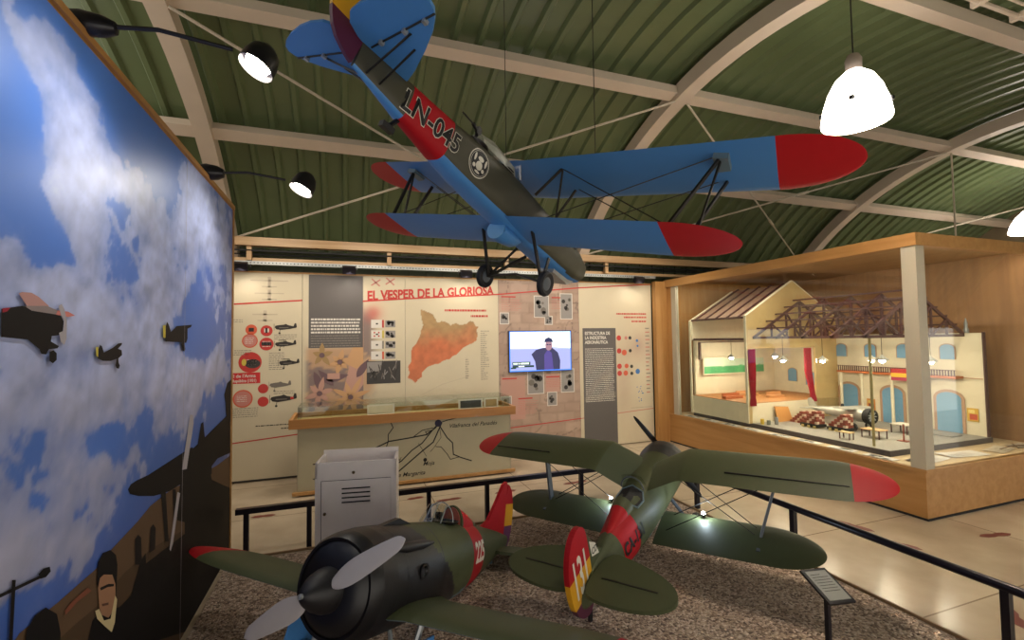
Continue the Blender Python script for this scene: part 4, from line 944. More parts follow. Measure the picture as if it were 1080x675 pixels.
# landscape backdrop on the stage
mb = MB(); U, V = np.meshgrid(np.linspace(5.60, 6.9, 40), np.linspace(1.18, 1.42, 16)); n = fbm(U * 6, V * 6, 4, 5)
c = np.where((V < 1.30 + .05 * (n - .5))[..., None], np.array(lin('#4a9a62')) * (.6 + .8 * n[..., None]), np.array(lin('#b8c9b0')))
mb.grid(np.stack([U, np.full_like(U, HY1 - .06), V], -1), c); mb.bb((5.58, HY1 - .058, 1.16), (6.92, HY1 - .05, 1.44), 1); mb.bb((5.5, HY1 - .07, 1.44), (7.0, HY1 - .055, 1.455), 1)
mb.build('painted_backdrop', [m_print, m_hw], H)
mb = MB(); mb.bb((5.50, HY1 - .08, 1.42), (5.53, HY1 - .04, 1.70), 0); mb.bb((5.50, HY1 - .08, 1.70), (7.1, HY1 - .04, 1.715), 0); mb.build('backdrop_frame', [m_truss], H)
# trusses
def truss(y):
    o = None; mb = MB(); w = .026; zc = 1.775; x0, x1, xa, za = 5.42, 7.23, 6.33, 2.30
    mb.beam((x0, y, zc), (x1, y, zc), w, w * 1.3)
    for s in (0, 1):
        xe = (x0, x1)[s]
        mb.beam((xe, y, zc), (xa, y, za), w, w * 1.2)
        q = lambda f, g=1.: (xe + (xa - xe) * f, y, zc + (za - zc) * f * g)
        mb.beam(q(.38), (q(.38)[0], y, zc), w * .8, w * .8); mb.beam(q(.7), (q(.7)[0], y, zc), w * .8, w * .8)
        mb.beam(q(.38), (q(.70)[0], y, zc), w * .7, w * .7); mb.beam(q(.7), (xa, y, zc), w * .7, w * .7)
    mb.beam((xa, y, zc), (xa, y, za), w, w)
    return mb.build('roof_truss', [m_truss], H)
for k in range(5): truss(3.60 + k * .375)
for s in (0, 1):
    for f in (.2, .4, .6, .8, 1.):
        xe = (5.42, 7.23)[s]
        if s and f == 1.: continue
        x, z = xe + (6.33 - xe) * f, 1.79 + .525 * f; mb = MB(); mb.beam((x, 3.58, z + .015), (x, SY, z + .015), .02, .02); mb.build('roof_purlin', [m_truss], H)
# hanging model lamps
m_glow = emit('model_bulb', '#ffecd0', 70)
def mlamp(x, y, z, lab):
    t = thing('model_lamp', lab, 'lamp', (x, y, z), group='tiny lamps in the model hangar')
    mb = MB(); mb.tube([(x, y, z + .05), (x, y, 1.76)], .003, 0, 5); mb.build('cord', [m_blackm], t)
    mb = MB(); mb.lathe([(.008, .065), (.014, .052), (.062, .010), (.064, .0), (.058, .004), (.012, .044)], 0, 18, 'Z', (x, y, z), False); mb.build('lamp_shade', [mat('lamp_enamel', '#b9b4a8', .4)], t)
    mb = MB(); mb.lathe([(0, -.030), (.020, -.024), (.032, -.006), (.028, .008), (.008, .024), (0, .026)], 0, 12, 'Z', (x, y, z)); mb.build('bulb', [m_glow], t)
    L = bpy.data.lights.new('model_lamp_light', 'POINT'); L.energy = 3.6; L.color = (1, .86, .68); L.shadow_soft_size = .03
    lo = bpy.data.objects.new('lamp_light', L); COL.objects.link(lo); lo.parent = t; lo.location = (0, 0, -.04)
for a in ((6.3, 3.46, 1.48, 'tiny lamp in the model just right of the white corner post'), (5.8, 3.66, 1.50, 'tiny lamp in the model left of the corner post, lower of the touching pair'), (6.3, 4.10, 1.47, 'tiny lamp in the model left of the corner post, farther of the touching pair'), (5.9, 4.45, 1.465, 'tiny lamp in the model over the silver aircraft tail, left end of the balcony'),
          (5.8, 4.96, 1.45, 'tiny lamp in the model before the right curtain'), (6.3, 5.53, 1.48, 'tiny lamp hung inside the model stage opening'), (5.8, 5.90, 1.46, 'tiny lamp in the model before the green landscape')): mlamp(*a)
# silver model aircraft
m_sil = mat('model_silver', '#b9b7ad', .35, .5)
T0 = thing('model_aircraft', 'silver model aircraft without wings parked in the model hangar', 'model aircraft', (6.30, 4.37, HZ + .004), (0, 0, R(-97))); T0.scale = (1.18, 1.18, 1.18)
def ml(mb): return mb
mb = MB(); rings = []
for x, r_, z in ((.17, .070, .17), (.12, .078, .17), (-.05, .078, .17), (-.25, .055, .165), (-.45, .028, .16), (-.58, .010, .165)):
    rings.append([(x, r_ * math.cos(a), z + r_ * math.sin(a)) for a in np.linspace(0, 2 * PI, 17)[:-1]])
mb.loft(rings, 0); mb.build('fuselage', [m_sil], T0, world=False)
mb = MB(); mb.lathe([(.07, .17), (.082, .175), (.085, .21), (.078, .235), (.06, .235), (.055, .20), (0, .20)], 0, 20, 'X', (0, 0, 0), False)
V_ = [(x, y, z + .17) for x, y, z in mb.V]; mb.V = V_
for k in range(9):
    a = k * 2 * PI / 9; mb.tube([(.225, .012 * math.cos(a), .17 + .012 * math.sin(a)), (.225, .062 * math.cos(a), .17 + .062 * math.sin(a))], .008, 1, 6)
mb.build('engine', [m_blackm, m_steel], T0, world=False)
for s in (-1, 1):
    mb = MB(); mb.lathe([(0, -.012), (.022, -.012), (.045, -.010), (.045, .010), (.022, .012), (0, .012)], 0, 18, 'Y', (.10, s * .11, .045)); mb.lathe([(0, -.014), (.018, -.014), (.018, .014), (0, .014)], 1, 12, 'Y', (.10, s * .11, .045)); wl = mb.build('wheel', [m_blackm, m_steel], T0, world=False)
    mb = MB(); mb.tube([(.10, s * .11, .045), (.08, s * .05, .12)], .006, 0, 6); mb.build('wheel_strut', [m_sil], T0, world=False)
mb = MB(); mb.prism([(-.46, .17), (-.58, .165), (-.60, .27), (-.55, .29), (-.50, .24)], lambda u, v, w: (u, w - .004, v), .008); mb.build('tail_fin', [m_sil], T0, world=False)
mb = MB(); mb.prism([(-.44, -.16), (-.44, .16), (-.54, .18), (-.56, 0), (-.54, -.18)], lambda u, v, w: (u, v, .17 + w), .008); mb.build('tailplane', [m_sil], T0, world=False)
mb = MB(); mb.prism([(.06, -.20), (.10, -.12), (.10, .12), (.06, .20), (-.06, .20), (-.06, -.20)], lambda u, v, w: (u, v, .235 + w), .012); mb.build('wing_stub', [m_sil], T0, world=False)
mb = MB(); mb.lathe([(.02, 0), (.012, .03), (.0, .034)], 0, 12, 'Z', (-.12, 0, .235)); mb.build('windscreen', [m_blackm], T0, world=False)
# stacks of tiny crates on tyres
m_crate = mat('crate_red', '#8a4232', .7); m_crate2 = mat('crate_pale', '#d3b9a0', .7)
def stack(x, y, lab, sled=True):
    t = thing('crate_stack', lab, 'crates', (x, y, HZ + .004), group='stepped stacks of tiny red crates in the model')
    if sled:
        mb = MB(); mb.bb((x - .085, y - .125, HZ + .02), (x + .085, y + .125, HZ + .055)); 
        for q in (-.07, 0, .07): mb.bb((x - .09, y + q * 1.2 - .018, HZ + .004), (x + .09, y + q * 1.2 + .018, HZ + .04), 1)
        mb.build('sled', [m_blackm, mat('sled_yellow', '#c9b070', .6)], t)
    z0 = HZ + (.060 if sled else .005)
    for r_ in range(5):
        mb = MB(); n = 5 - r_
        for a in range(n + 1):
            for b_ in range(3): mb.box((x - .05 + .05 * b_, y - .095 + .038 * a, z0 + .016 + r_ * .034), (.045, .033, .029), (a + b_ + r_) % 3 == 0 and 1 or 0)
        mb.build('crate_row', [m_crate, m_crate2], t)
stack(6.02, 4.33, 'stepped stack of tiny red crates on a sled, nearest the corner post'); stack(5.95, 4.66, 'stepped stack of tiny red crates on a sled, middle of the three'); stack(6.12, 4.98, 'stepped stack of tiny red crates standing without a sled, nearest the stage', False)
# little tables
def table(x, y, w, d, h, lab, top='#c9a878'):
    t = thing('model_table', lab, 'table', (x, y, HZ + .004), group='tiny tables in the model hangar')
    mb = MB(); mb.bb((x - w / 2, y - d / 2, HZ + h - .008), (x + w / 2, y + d / 2, HZ + h)); mb.build('tabletop', [mat('tt' + top, top, .6)], t)
    for a in (-1, 1):
        for b_ in (-1, 1):
            mb = MB(); mb.bb((x + a * (w / 2 - .012) - .005, y + b_ * (d / 2 - .012) - .005, HZ + .004), (x + a * (w / 2 - .012) + .005, y + b_ * (d / 2 - .012) + .005, HZ + h - .008)); mb.build('leg', [m_truss], t)
table(5.98, 3.90, .16, .22, .11, 'tiny tan trestle table on the model floor near the corner post', '#c9a070'); table(6.60, 3.95, .20, .20, .12, 'tiny white-topped table before the blue model doorway', '#d0c6b4'); table(5.62, 3.98, .09, .14, .09, 'tiny low bench beside the crate stacks'); 
# upright sign posts, drums, boards
mb = MB(); mb.bb((6.05, 3.60, HZ + .004), (6.14, 3.70, HZ + .010)); mb.bb((6.09, 3.645, HZ + .01), (6.102, 3.657, HZ + .20)); tag(mb.build('model_pole', [mat('pole_red', '#8f4a3a', .6)]), 'tiny red pole on a foot beside the white-topped model table', 'pole')
mb = MB(); mb.tube([(5.54, 3.62, HZ + .004), (5.54, 3.62, 1.76)], .014, 0, 10); tag(mb.build('model_column', [mat('col_olive', '#9a8a5a', .6)]), 'slim olive column holding the model roof near the corner post', 'column')
mb = MB(); mb.box((6.9, 3.70, HZ + .012), (.22, .28, .012), 0); tag(mb.build('floor_hatch', [m_hfl]), 'flat grey slab on the model floor before the right doorway', 'hatch')
for k, (x, y, h, c) in enumerate(((5.52, 5.09, .07, '#c8a83a'), (5.56, 5.02, .06, '#7a7a6a'), (5.66, 4.98, .10, '#8a8a86'))):
    mb = MB(); mb.lathe([(0, 0), (.025, 0), (.025, h), (.02, h + .004), (0, h + .004)], 0, 14, 'Z', (x, y, HZ + .004)); tag(mb.build('model_drum', [mat('drum%d' % k, c, .5)]), ('tiny yellow drum against the stage front', 'tiny olive drum beside the yellow one', 'taller tiny grey drum beside the crate stack')[k], 'drum')
mb = MB(); mb.prism([(-.14, 0), (.14, 0), (.10, .20), (-.16, .22)], lambda u, v, w: (6.0 + u, SY - .03 - .05 + v * .2 + w, HZ + .004 + v), .012); tag(mb.build('leaning_board', [mat('board_tan', '#c48a4a', .6)]), 'tan board leaning on the model stage front', 'board')
# stage furniture
for k, (x, y, w) in enumerate(((5.62, 5.72, .34), (6.1, 5.9, .4), (6.3, 5.55, .3))):
    mb = MB(); mb.bb((x - w / 2, y - .04, .838), (x + w / 2, y + .04, .878)); mb.bb((x - w / 2, y + .03, .878), (x + w / 2, y + .04, .92)); tag(mb.build('stage_bench', [m_brick if k == 0 else mat('bench_tan', '#c08a58', .6)]), ('tiny terracotta bench at the open end of the model stage', 'tiny tan bench at the back of the model stage', 'tiny tan bench behind the model curtain opening')[k], 'bench')
mb = MB(); mb.lathe([(.028, 0), (.028, .05), (.018, .07), (.02, .12), (.010, .16), (.005, .19), (0, .19)], 0, 12, 'Z', (7.31, 3.62, 1.80)); mb.bb((7.27, 3.58, 1.74), (7.35, 3.66, 1.80)); tag(mb.build('model_statuette', [m_steel]), 'small silvery statuette on the roof corner of the model', 'statuette')
mb = MB(); mb.bb((7.27, 3.58, .495), (7.35, 3.66, 1.74)); tag(mb.build('statuette_support', [m_hw]), 'cream pillar behind the model wall carrying the statuette', 'pillar')
# ------------------------------------------------------------------ aircraft
def aged():
    m = mat('aged_perspex', '#b4b6a8', .35); m.node_tree.nodes['Principled BSDF'].inputs['Alpha'].default_value = .6; return m
def pose(h, p, r):
    return (Matrix.Rotation(R(h), 3, 'Z') @ Matrix.Rotation(R(-p), 3, 'Y') @ Matrix.Rotation(R(r), 3, 'X')).to_euler()
AU = [(1, .0), (.85, .030), (.65, .062), (.45, .085), (.28, .088), (.14, .070), (.05, .042), (0, 0)]
AL = [(.05, -.025), (.14, -.034), (.30, -.036), (.5, -.030), (.75, -.016)]
AF = AU + AL
def wing_secs(y0, y1, xle, xte, z0, z1, n=6, tip=0., tipn=10, pw=2.):
    """sections from y0 to y1; the last `tip` of span closes in an ellipse"""
    S = []; ys = np.linspace(y0, y1 - math.copysign(tip, y1 - y0), n)
    for y in ys: S.append((y, xle, xte, z0 + (z1 - z0) * (y - y0) / (y1 - y0)))
    if tip:
        for k in range(1, tipn + 1):
            u = math.sin(PI / 2 * k / tipn); f = max(.02, (1 - u ** pw) ** (1 / pw)); xm = (xle + xte) / 2 - .04 * (xle - xte) * u
            y = y1 - math.copysign(tip, y1 - y0) * (1 - u); h = (xle - xte) / 2 * f
            S.append((y, xm + h, xm - h, z0 + (z1 - z0) * (y - y0) / (y1 - y0)))
    return S
def split_secs(S, yb):
    out = []
    for a, b in zip(S[:-1], S[1:]):
        out.append(a)
        if (a[0] - yb) * (b[0] - yb) < 0:
            t = (yb - a[0]) / (b[0] - a[0]); out.append(tuple(a[i] + (b[i] - a[i]) * t for i in range(4)))
    out.append(S[-1]); return out
def wing(mb, S, yb=None, top=0, bot=1, tipm=2, th=1., root=None):
    if yb is not None: S = split_secs(S, yb)
    flip = S[-1][0] < S[0][0]
    n = len(AF); rings = []
    for y, a, b, z in S: rings.append([(a - (a - b) * fx, y, z + (a - b) * fz * th) for fx, fz in AF])
    o = len(mb.F)
    mb.loft(rings, 0, True, True)
    for i in range(o, len(mb.F)):
        f = mb.F[i]; k = i - o; c = np.mean([mb.V[j] for j in f], axis=0)
        up = (k % n) < 7 if k < (len(rings) - 1) * n else True
        red = yb is not None and abs(c[1]) > abs(yb)
        mb.M[i] = tipm if red else (top if up else bot)
        if root and abs(c[1]) < root[0]: mb.M[i] = root[1] if up else bot
        if flip: mb.F[i] = tuple(reversed(f))
class Fus:
    def __init__(s, secs): s.s = sorted(secs, key=lambda q: -q[0])
    def at(s, x):
        S = s.s
        if x >= S[0][0]: return S[0]
        for a, b in zip(S[:-1], S[1:]):
            if b[0] <= x <= a[0]:
                t = (a[0] - x) / (a[0] - b[0]); return tuple(a[i] + (b[i] - a[i]) * t for i in range(5))
        return S[-1]
    def ring(s, x, n=32):
        x_, hw, zt, zb, p = s.at(x); zc, hh = (zt + zb) / 2, (zt - zb) / 2; R_ = []
        for k in range(n):
            a = 2 * PI * (k + .5) / n; c, q = math.cos(a), math.sin(a)
            R_.append((x, hw * math.copysign(abs(c) ** (2 / p), c), zc + hh * math.copysign(abs(q) ** (2 / p), q)))
        return R_
    def surf(s, x, z, side, eps=.008):
        _, hw, zt, zb, p = s.at(x); zc, hh = (zt + zb) / 2, (zt - zb) / 2
        q = min(.98, abs((z - zc) / hh)); return (x, side * (hw * (1 - q ** p) ** (1 / p) + eps), z)
    def build(s, mb, mfn, extra=(), n=32, caps=True, dense=.25):
        xs = [q[0] for q in s.s] + list(extra); lo, hi = min(xs), max(xs)
        xs += list(np.arange(lo, hi, dense)); xs = sorted(set(round(x, 4) for x in xs), reverse=True)
        mb.loft([s.ring(x, n) for x in xs], mfn, caps, True)
def bar(mb, p, q, w=.05, t=.10, m=0): mb.beam(p, q, w, t, m, up=(1, 0, 0))

c_green = mat('dull_green_paint', '#484e33', .55, var=.05, vscale=3, spec=.25)
c_dkgreen = mat('dark_olive_paint', '#403e2e', .5, var=.05, vscale=3)
c_blue = mat('sky_blue_paint', '#4786c6', .5, var=.04, vscale=2)
c_grey = mat('blue_grey_paint', '#5f7580', .5, var=.05)
c_red = mat('signal_red_paint', '#b8141f', .5, var=.04, spec=.3)
c_redb = mat('band_red_paint', '#a8141e', .55, var=.04, spec=.2)
c_purple = mat('plum_paint', '#4e1030', .5)
c_yellow = mat('flag_yellow_paint', '#d29a12', .5)
c_purple2 = mat('violet_paint', '#5e2a58', .5)
c_blk = mat('gloss_black_paint', '#0c0b0e', .42, spec=.5)
c_cowl = mat('cowl_black', '#100e11', .5, var=.1)
c_silver = mat('bare_metal', '#a9adad', .35, .6)
c_tyre = mat('tyre_rubber', '#17161a', .65)
c_blade = mat('blade_grey', '#b3adac', .4, .0)
c_strut = mat('strut_grey', '#4c545c', .45)
c_wirem = mat('dark_wire', '#2d2b28', .5, .5)
c_white = mat('marking_white', '#d8d4c6', .5)
c_lightg = mat('patch_green', '#4c5440', .5, spec=.25)

def wheel(parent, s, c, r, w, world=False, hub=None):
    mb = MB(); x, y, z = c
    mb.lathe([(r * .55, -w * .30), (r * .8, -w * .5), (r * .95, -w * .32), (r, 0), (r * .95, w * .32), (r * .8, w * .5), (r * .55, w * .30)], 0, 28, 'Y', c, True)
    o = mb.build('wheel', [c_tyre], parent, world=False, scale=s)
    mb = MB(); mb.lathe([(0, -w * .42), (r * .3, -w * .42), (r * .56, -w * .28), (r * .56, w * .28), (r * .3, w * .42), (0, w * .42)], 0, 20, 'Y', c, True)
    mb.build('hub', [hub or c_strut], o, world=False, scale=s)
    return o
def blade(parent, s, x, phi, r0, r1, w, m, name='propeller_blade', pitch=-.35):
    """flat tapered blade along direction phi in the y-z plane"""
    rings = []; d = Vector((0, math.cos(phi), math.sin(phi))); t = Vector((0, -math.sin(phi), math.cos(phi)))
    for k in range(25):
        f = k / 24; rr_ = r0 + (r1 - r0) * f; ww = w * (1 - .50 * max(0, (f - .35) / .65) ** 1.3) * (math.sqrt(max(.05, 1 - ((.3 - f) / .3) ** 2 * .85)) if f < .3 else 1) * (1 if f < .86 else math.sqrt(max(.03, 1 - ((f - .86) / .14) ** 2)))
        pa = pitch * (1.2 - .6 * f); tt = t * math.cos(pa) + Vector((1, 0, 0)) * math.sin(pa); nn = d.cross(tt)
        th = .05 * (1 - .7 * f); c = Vector((x, 0, 0)) + d * rr_
        rings.append([c + tt * ww / 2 * math.cos(a) + nn * th / 2 * math.sin(a) for a in np.linspace(0, 2 * PI, 13)[:-1]])
    mb = MB(); mb.loft(rings, 0, True, True); return mb.build(name, [m], parent, world=False, scale=s)
def plate(mb, poly, th, axis, off, m=0, mfn=None):
    """thin slab; poly in (x,z) for axis 'y' or (x,y) for axis 'z'"""
    f = (lambda u, v, w: (u, off + w, v)) if axis == 'y' else (lambda u, v, w: (u, v, off + w))
    g = (lambda u, v, w: f(u, v, w - th / 2))
    mb.prism(poly, g, th, m)

# ============ hanging reconnaissance biplane ==================================
SA = .2
A = thing('biplane', 'blue-bellied biplane with red wing tips marked LN-045, hanging from the roof', 'aircraft', (1.334, 2.786, 2.332), pose(38.372, -16.661, 11.382))
fa = Fus([(1.0, .34, .22, -.30, 2.4), (.92, .50, .32, -.48, 2.6), (.3, .56, .46, -.62, 3), (-.6, .55, .54, -.66, 3.2), (-2.2, .50, .62, -.66, 3.4), (-3.6, .50, .66, -.64, 3.4), (-4.6, .47, .62, -.62, 3.4), (-5.6, .42, .56, -.57, 3.4), (-6.4, .35, .50, -.49, 3.2), (-7.5, .24, .45, -.36, 3), (-8.75, .07, .41, -.17, 2.6)])
def fam(c):
    x, y, z = c; _, hw, zt, zb, p = fa.at(x); belly = z < zb + .10 * (zt - zb) or (abs(y) < hw * .72 and z < zb + .3 * (zt - zb))
    if -7.52 < x < -6.33: return 2
    if x > .84: return 3
    return 1 if belly else 0
mb = MB(); fa.build(mb, fam, (-7.52, -6.33), 40)
FA = mb.build('fuselage', [c_dkgreen, c_blue, c_redb, c_silver], A, world=False, scale=SA)
# upper wing (two halves), lower wing
for sd in (1, -1):
    mb = MB(); S = wing_secs(0, sd * 7.75, -1.35, -3.40, 1.45, 1.77, 8, 1.55, 12); wing(mb, S, sd * 6.17, 0, 1, 2, 1.)
    mb.build('upper_wing', [c_dkgreen, c_blue, c_red], A, world=False, scale=SA)
    mb = MB(); S = wing_secs(sd * .3, sd * 5.99, -2.21, -3.89, -.53, -.57, 8, 1.45, 12); wing(mb, S, sd * 4.43, 0, 1, 2, 1.)
    lw = mb.build('lower_wing', [c_dkgreen, c_blue, c_red], A, world=False, scale=SA)
    # aileron gap line on the upper wing underside
    mb = MB(); mb.bb((-3.0, sd * 3.2, 1.45 - .02), (-2.975, sd * 6.15, 1.46)); 
    V_ = [(x, y, z + abs(y) / 7.75 * .32 - .0) for x, y, z in mb.V]; mb.V = V_; mb.build('aileron_gap', [c_wirem], A, world=False, scale=SA)
    # N struts
    mb = MB(); bar(mb, (-1.9, sd * 5.1, 1.66), (-2.7, sd * 4.7, -.5), .05, .10); bar(mb, (-2.9, sd * 5.1, 1.66), (-3.5, sd * 4.5, -.5), .05, .10); bar(mb, (-2.9, sd * 5.1, 1.66), (-2.7, sd * 4.9, -.5), .04, .07)
    mb.build('interplane_strut', [c_wirem], A, world=False, scale=SA)
    mb = MB(); mb.prism([(-2.5, -.16), (-3.0, -.16), (-3.05, .16), (-2.45, .16)], lambda u, v, w: (u, sd * 5.1 + v, 1.50 + w), .16); mb.build('strut_fairing', [c_grey], A, world=False, scale=SA)
    mb = MB(); bar(mb, (-1.7, sd * .45, .6), (-1.9, sd * 1.0, 1.5), .04, .07); bar(mb, (-3.0, sd * .45, .6), (-2.9, sd * 1.0, 1.5), .04, .07); bar(mb, (-1.7, sd * .45, .6), (-2.9, sd * 1.0, 1.5), .03, .05)
    mb.build('cabane_strut', [c_wirem], A, world=False, scale=SA)
    mb = MB()
    for p, q in (((-2.4, sd * .5, -.55), (-1.9, sd * 5.0, 1.64)), ((-3.3, sd * .5, -.55), (-2.9, sd * 5.0, 1.64)), ((-1.9, sd * 1.0, 1.46), (-2.7, sd * 4.7, -.5)), ((-2.9, sd * 1.0, 1.46), (-3.4, sd * 4.7, -.5))): mb.tube([p, q], .014, 0, 5)
    mb.build('bracing_wire', [c_wirem], A, world=False, scale=SA)
    # landing gear
    wc = (-2.13, sd * 1.08, -1.64); wheel(A, SA, wc, .36, .2)
    mb = MB(); bar(mb, (-2.13, sd * .95, -1.64), (-3.15, sd * .85, -.55), .05, .09); bar(mb, (-2.13, sd * .95, -1.64), (-1.35, sd * .42, -.58), .05, .09); bar(mb, (-2.13, sd * .95, -1.62), (-2.0, sd * .35, -.6), .04, .07)
    bar(mb, (-2.13, sd * .95, -1.62), (-2.1, 0, -1.45), .05, .08)
    mb.build('undercarriage_strut', [c_wirem], A, world=False, scale=SA)
# tail
for sd in (1, -1):
    mb = MB(); P = [(-7.72, 0), (-7.75, sd * .3), (-8.45, sd * 1.55), (-8.85, sd * 2.02), (-9.1, sd * 2.08), (-9.3, sd * 1.7), (-9.42, sd * .9), (-9.30, sd * .25), (-8.75, 0)]
    P = smooth_poly(P, 1); plate(mb, P if sd > 0 else list(reversed(P)), .06, 'z', .36); tp = mb.build('tailplane', [c_blue], A, world=False, scale=SA)
    mb = MB(); mb.tube([(-8.62, sd * .15, .32), (-8.85, sd * 2.0, .32)], .02, 0, 6); mb.build('hinge_rod', [c_wirem], tp, world=False, scale=SA)
    for yy in (.5, 1.2, 1.75):
        mb = MB(); mb.box((-8.62 - .1 * yy, sd * yy, .30), (.09, .07, .08)); mb.build('hinge_bracket', [c_silver], tp, world=False, scale=SA)
    mb = MB(); mb.tube([(-8.2, sd * .13, -.12), (-8.35, sd * 1.05, .33)], .022, 0, 6); mb.tube([(-8.5, sd * .1, -.12), (-8.65, sd * 1.25, .33)], .022, 0, 6); mb.build('tail_brace', [c_wirem], A, world=False, scale=SA)
rp = [(-8.75, -.16), (-8.95, -.10), (-9.30, .10), (-9.49, .44), (-9.60, .85), (-9.55, 1.35), (-9.3, 1.72), (-8.95, 1.75), (-8.75, 1.5)]
def cutz(P, z0, z1):
    def clip(P, f):
        O = []
        for i in range(len(P)):
            a, b = P[i], P[(i + 1) % len(P)]; fa_, fb = f(a), f(b)
            if fa_ >= 0: O.append(a)
            if fa_ * fb < 0: t = fa_ / (fa_ - fb); O.append((a[0] + (b[0] - a[0]) * t, a[1] + (b[1] - a[1]) * t))
        return O
    return clip(clip(P, lambda q: q[1] - z0), lambda q: z1 - q[1])
mb = MB()
for z0, z1, k in ((-1, .46, 2), (.46, 1.05, 1), (1.05, 3, 0)):
    plate(mb, cutz(smooth_poly(rp, 1), z0, z1), .09, 'y', 0, k)
mb.build('rudder', [c_redb, c_yellow, c_purple], A, world=False, scale=SA)
mb = MB(); plate(mb, [(-7.6, .42), (-8.75, .40), (-8.75, 1.5), (-8.45, 1.3)], .07, 'y', 0); mb.build('tail_fin', [c_dkgreen], A, world=False, scale=SA)
mb = MB(); mb.tube([(-7.45, 0, -.30), (-7.6, 0, -.56)], .05, 0, 8); mb.box((-7.65, 0, -.64), (.30, .14, .12), 0); mb.build('tail_skid', [c_blk], A, world=False, scale=SA)
# markings
for sd in (-1, 1):
    V0, F0 = font_mesh('LN-045', .60, .012); wmx = max(v[0] for v in V0)
    for nm, mt, off, eps in (('outline', c_white, .020, .010), ('registration', c_blk, .0, .016)):
        if nm == 'outline': Vv, Ff = font_mesh('LN-045', .60, .028)
        else: Vv, Ff = V0, F0
        mb = MB(); pts = []
        for x, y in Vv:
            u = x / wmx * 1.62; X = (-7.70 + u) if sd < 0 else (-6.08 - u)
            pts.append(fa.surf(X, -.20 + y * .98 + (u * .0), sd, eps))
        mb.add(pts, Ff if sd < 0 else [tuple(reversed(f)) for f in Ff]); mb.build('registration_' + nm if nm == 'outline' else nm, [mt], A, world=False, scale=SA)
    def es(u, v, e, sd=sd): return fa.surf(-5.38 - sd * 0 + (u if sd < 0 else -u), .02 + v, sd, e)
    mb = MB()
    for r_, k, e in ((.345, 1, .006), (.32, 0, .012), (.295, 1, .016), (.285, 0, .020)):
        P = [es(r_ * math.cos(2 * PI * i / 32), r_ * math.sin(2 * PI * i / 32), e) for i in range(32)]
        mb.add(P, [tuple(range(32))], k)
    for (cx, cy, a, b_) in ((0, -.06, .11, .11), (0, .11, .10, .06), (-.19, .08, .035, .10), (.19, .08, .035, .10), (-.16, -.12, .05, .05), (.16, -.12, .05, .05), (0, -.22, .09, .03)):
        P = [es(cx + a * math.cos(2 * PI * i / 16), cy + b_ * math.sin(2 * PI * i / 16), .026) for i in range(16)]; mb.add(P, [tuple(range(16))], 1)
    mb.build('round_emblem', [c_blk, c_white], A, world=False, scale=SA)
# cockpits, windscreens, crew gun, radiator, engine cover
mb = MB()
for cx in (-4.15, -5.35):
    mb.lathe([(.36, 0), (.38, .03), (.34, .05), (.30, .02), (.28, -.03), (0, -.04)], 0, 24, 'Z', (cx, 0, .62 if cx > -5 else .55), False)
mb.build('cockpit_rim', [c_blk], A, world=False, scale=SA)
m_clear = glass_mat('cloudy_perspex', (.78, .80, .78), 2.2)
mb = MB(); rings = []
for k in range(9):
    a = R(-80 + 20 * k); rings.append([(-3.72 + .10 * math.cos(a), .42 * math.sin(a), .60), (-3.88 + .1 * math.cos(a), .36 * math.sin(a), 1.0)])
mb.loft([[r[0], r[1]] for r in rings], 0, False, True, False); mb.build('windscreen', [m_clear], A, world=False, scale=SA)
mb = MB(); rings = []
for x, w_, h_ in ((-5.45, .10, .10), (-5.35, .30, .30), (-4.9, .34, .42), (-4.4, .34, .40), (-4.0, .36, .36), (-3.85, .30, .10)):
    rings.append([(x, w_ * math.cos(a), .60 + h_ * math.sin(a)) for a in (0, .5, 1.05, 1.57, 2.09, 2.64, PI)])
mb.loft(rings, 0, False, False, False); mb.build('cockpit_canopy', [aged()], A, world=False, scale=SA)
mb = MB(); mb.tube([(-5.5, -.15, .6), (-5.6, -.25, .74), (-5.85, -.30, .76)], .045, 0, 8); mb.tube([(-5.75, -.30, .76), (-6.3, -.36, .72)], .02, 0, 8); mb.lathe([(.10, 0), (.10, .06), (0, .06)], 0, 14, 'Y', (-5.6, -.30, .76)); mb.build('rear_gun', [c_blk], A, world=False, scale=SA)
mb = MB(); rings = []
for x, w, d in ((-2.6, .20, .10), (-2.8, .30, .26), (-3.3, .32, .34), (-3.55, .30, .32)):
    rings.append([(x, w * math.cos(a), -.60 - d * .5 + d * .75 * math.sin(a)) for a in np.linspace(0, 2 * PI, 21)[:-1]])
mb.loft(rings, 0, True); mb.build('radiator', [c_blue], A, world=False, scale=SA)
mb = MB(); mb.lathe([(0, -3.56), (.26, -3.56), (.29, -3.57), (.29, -3.59), (0, -3.59)], 0, 20, 'X', (0, 0, -.76)); mb.build('radiator_ring', [mat('pale_blue_paint', '#5f9ccc', .4)], A, world=False, scale=SA)
mb = MB(); mb.prism([(.98, -.30), (.35, -.76), (-.7, -.76), (-.7, -.5), (.75, -.2)], lambda u, v, w: (u, -.28 + w, v), .56); mb.build('chin_cowl', [c_silver], A, world=False, scale=SA)
mb = MB()
for k in range(5):
    for sd in (-1, 1): mb.tube([(-.1 - k * .3, sd * .42, .30), (-.25 - k * .3, sd * .60, .34)], .05, 0, 8)
mb.build('exhaust_stubs', [c_silver], A, world=False, scale=SA)
mb = MB(); mb.lathe([(.2, .99), (.2, 1.04), (.16, 1.12), (.08, 1.2), (0, 1.22)], 0, 20, 'X'); mb.build('spinner', [c_silver], A, world=False, scale=SA)


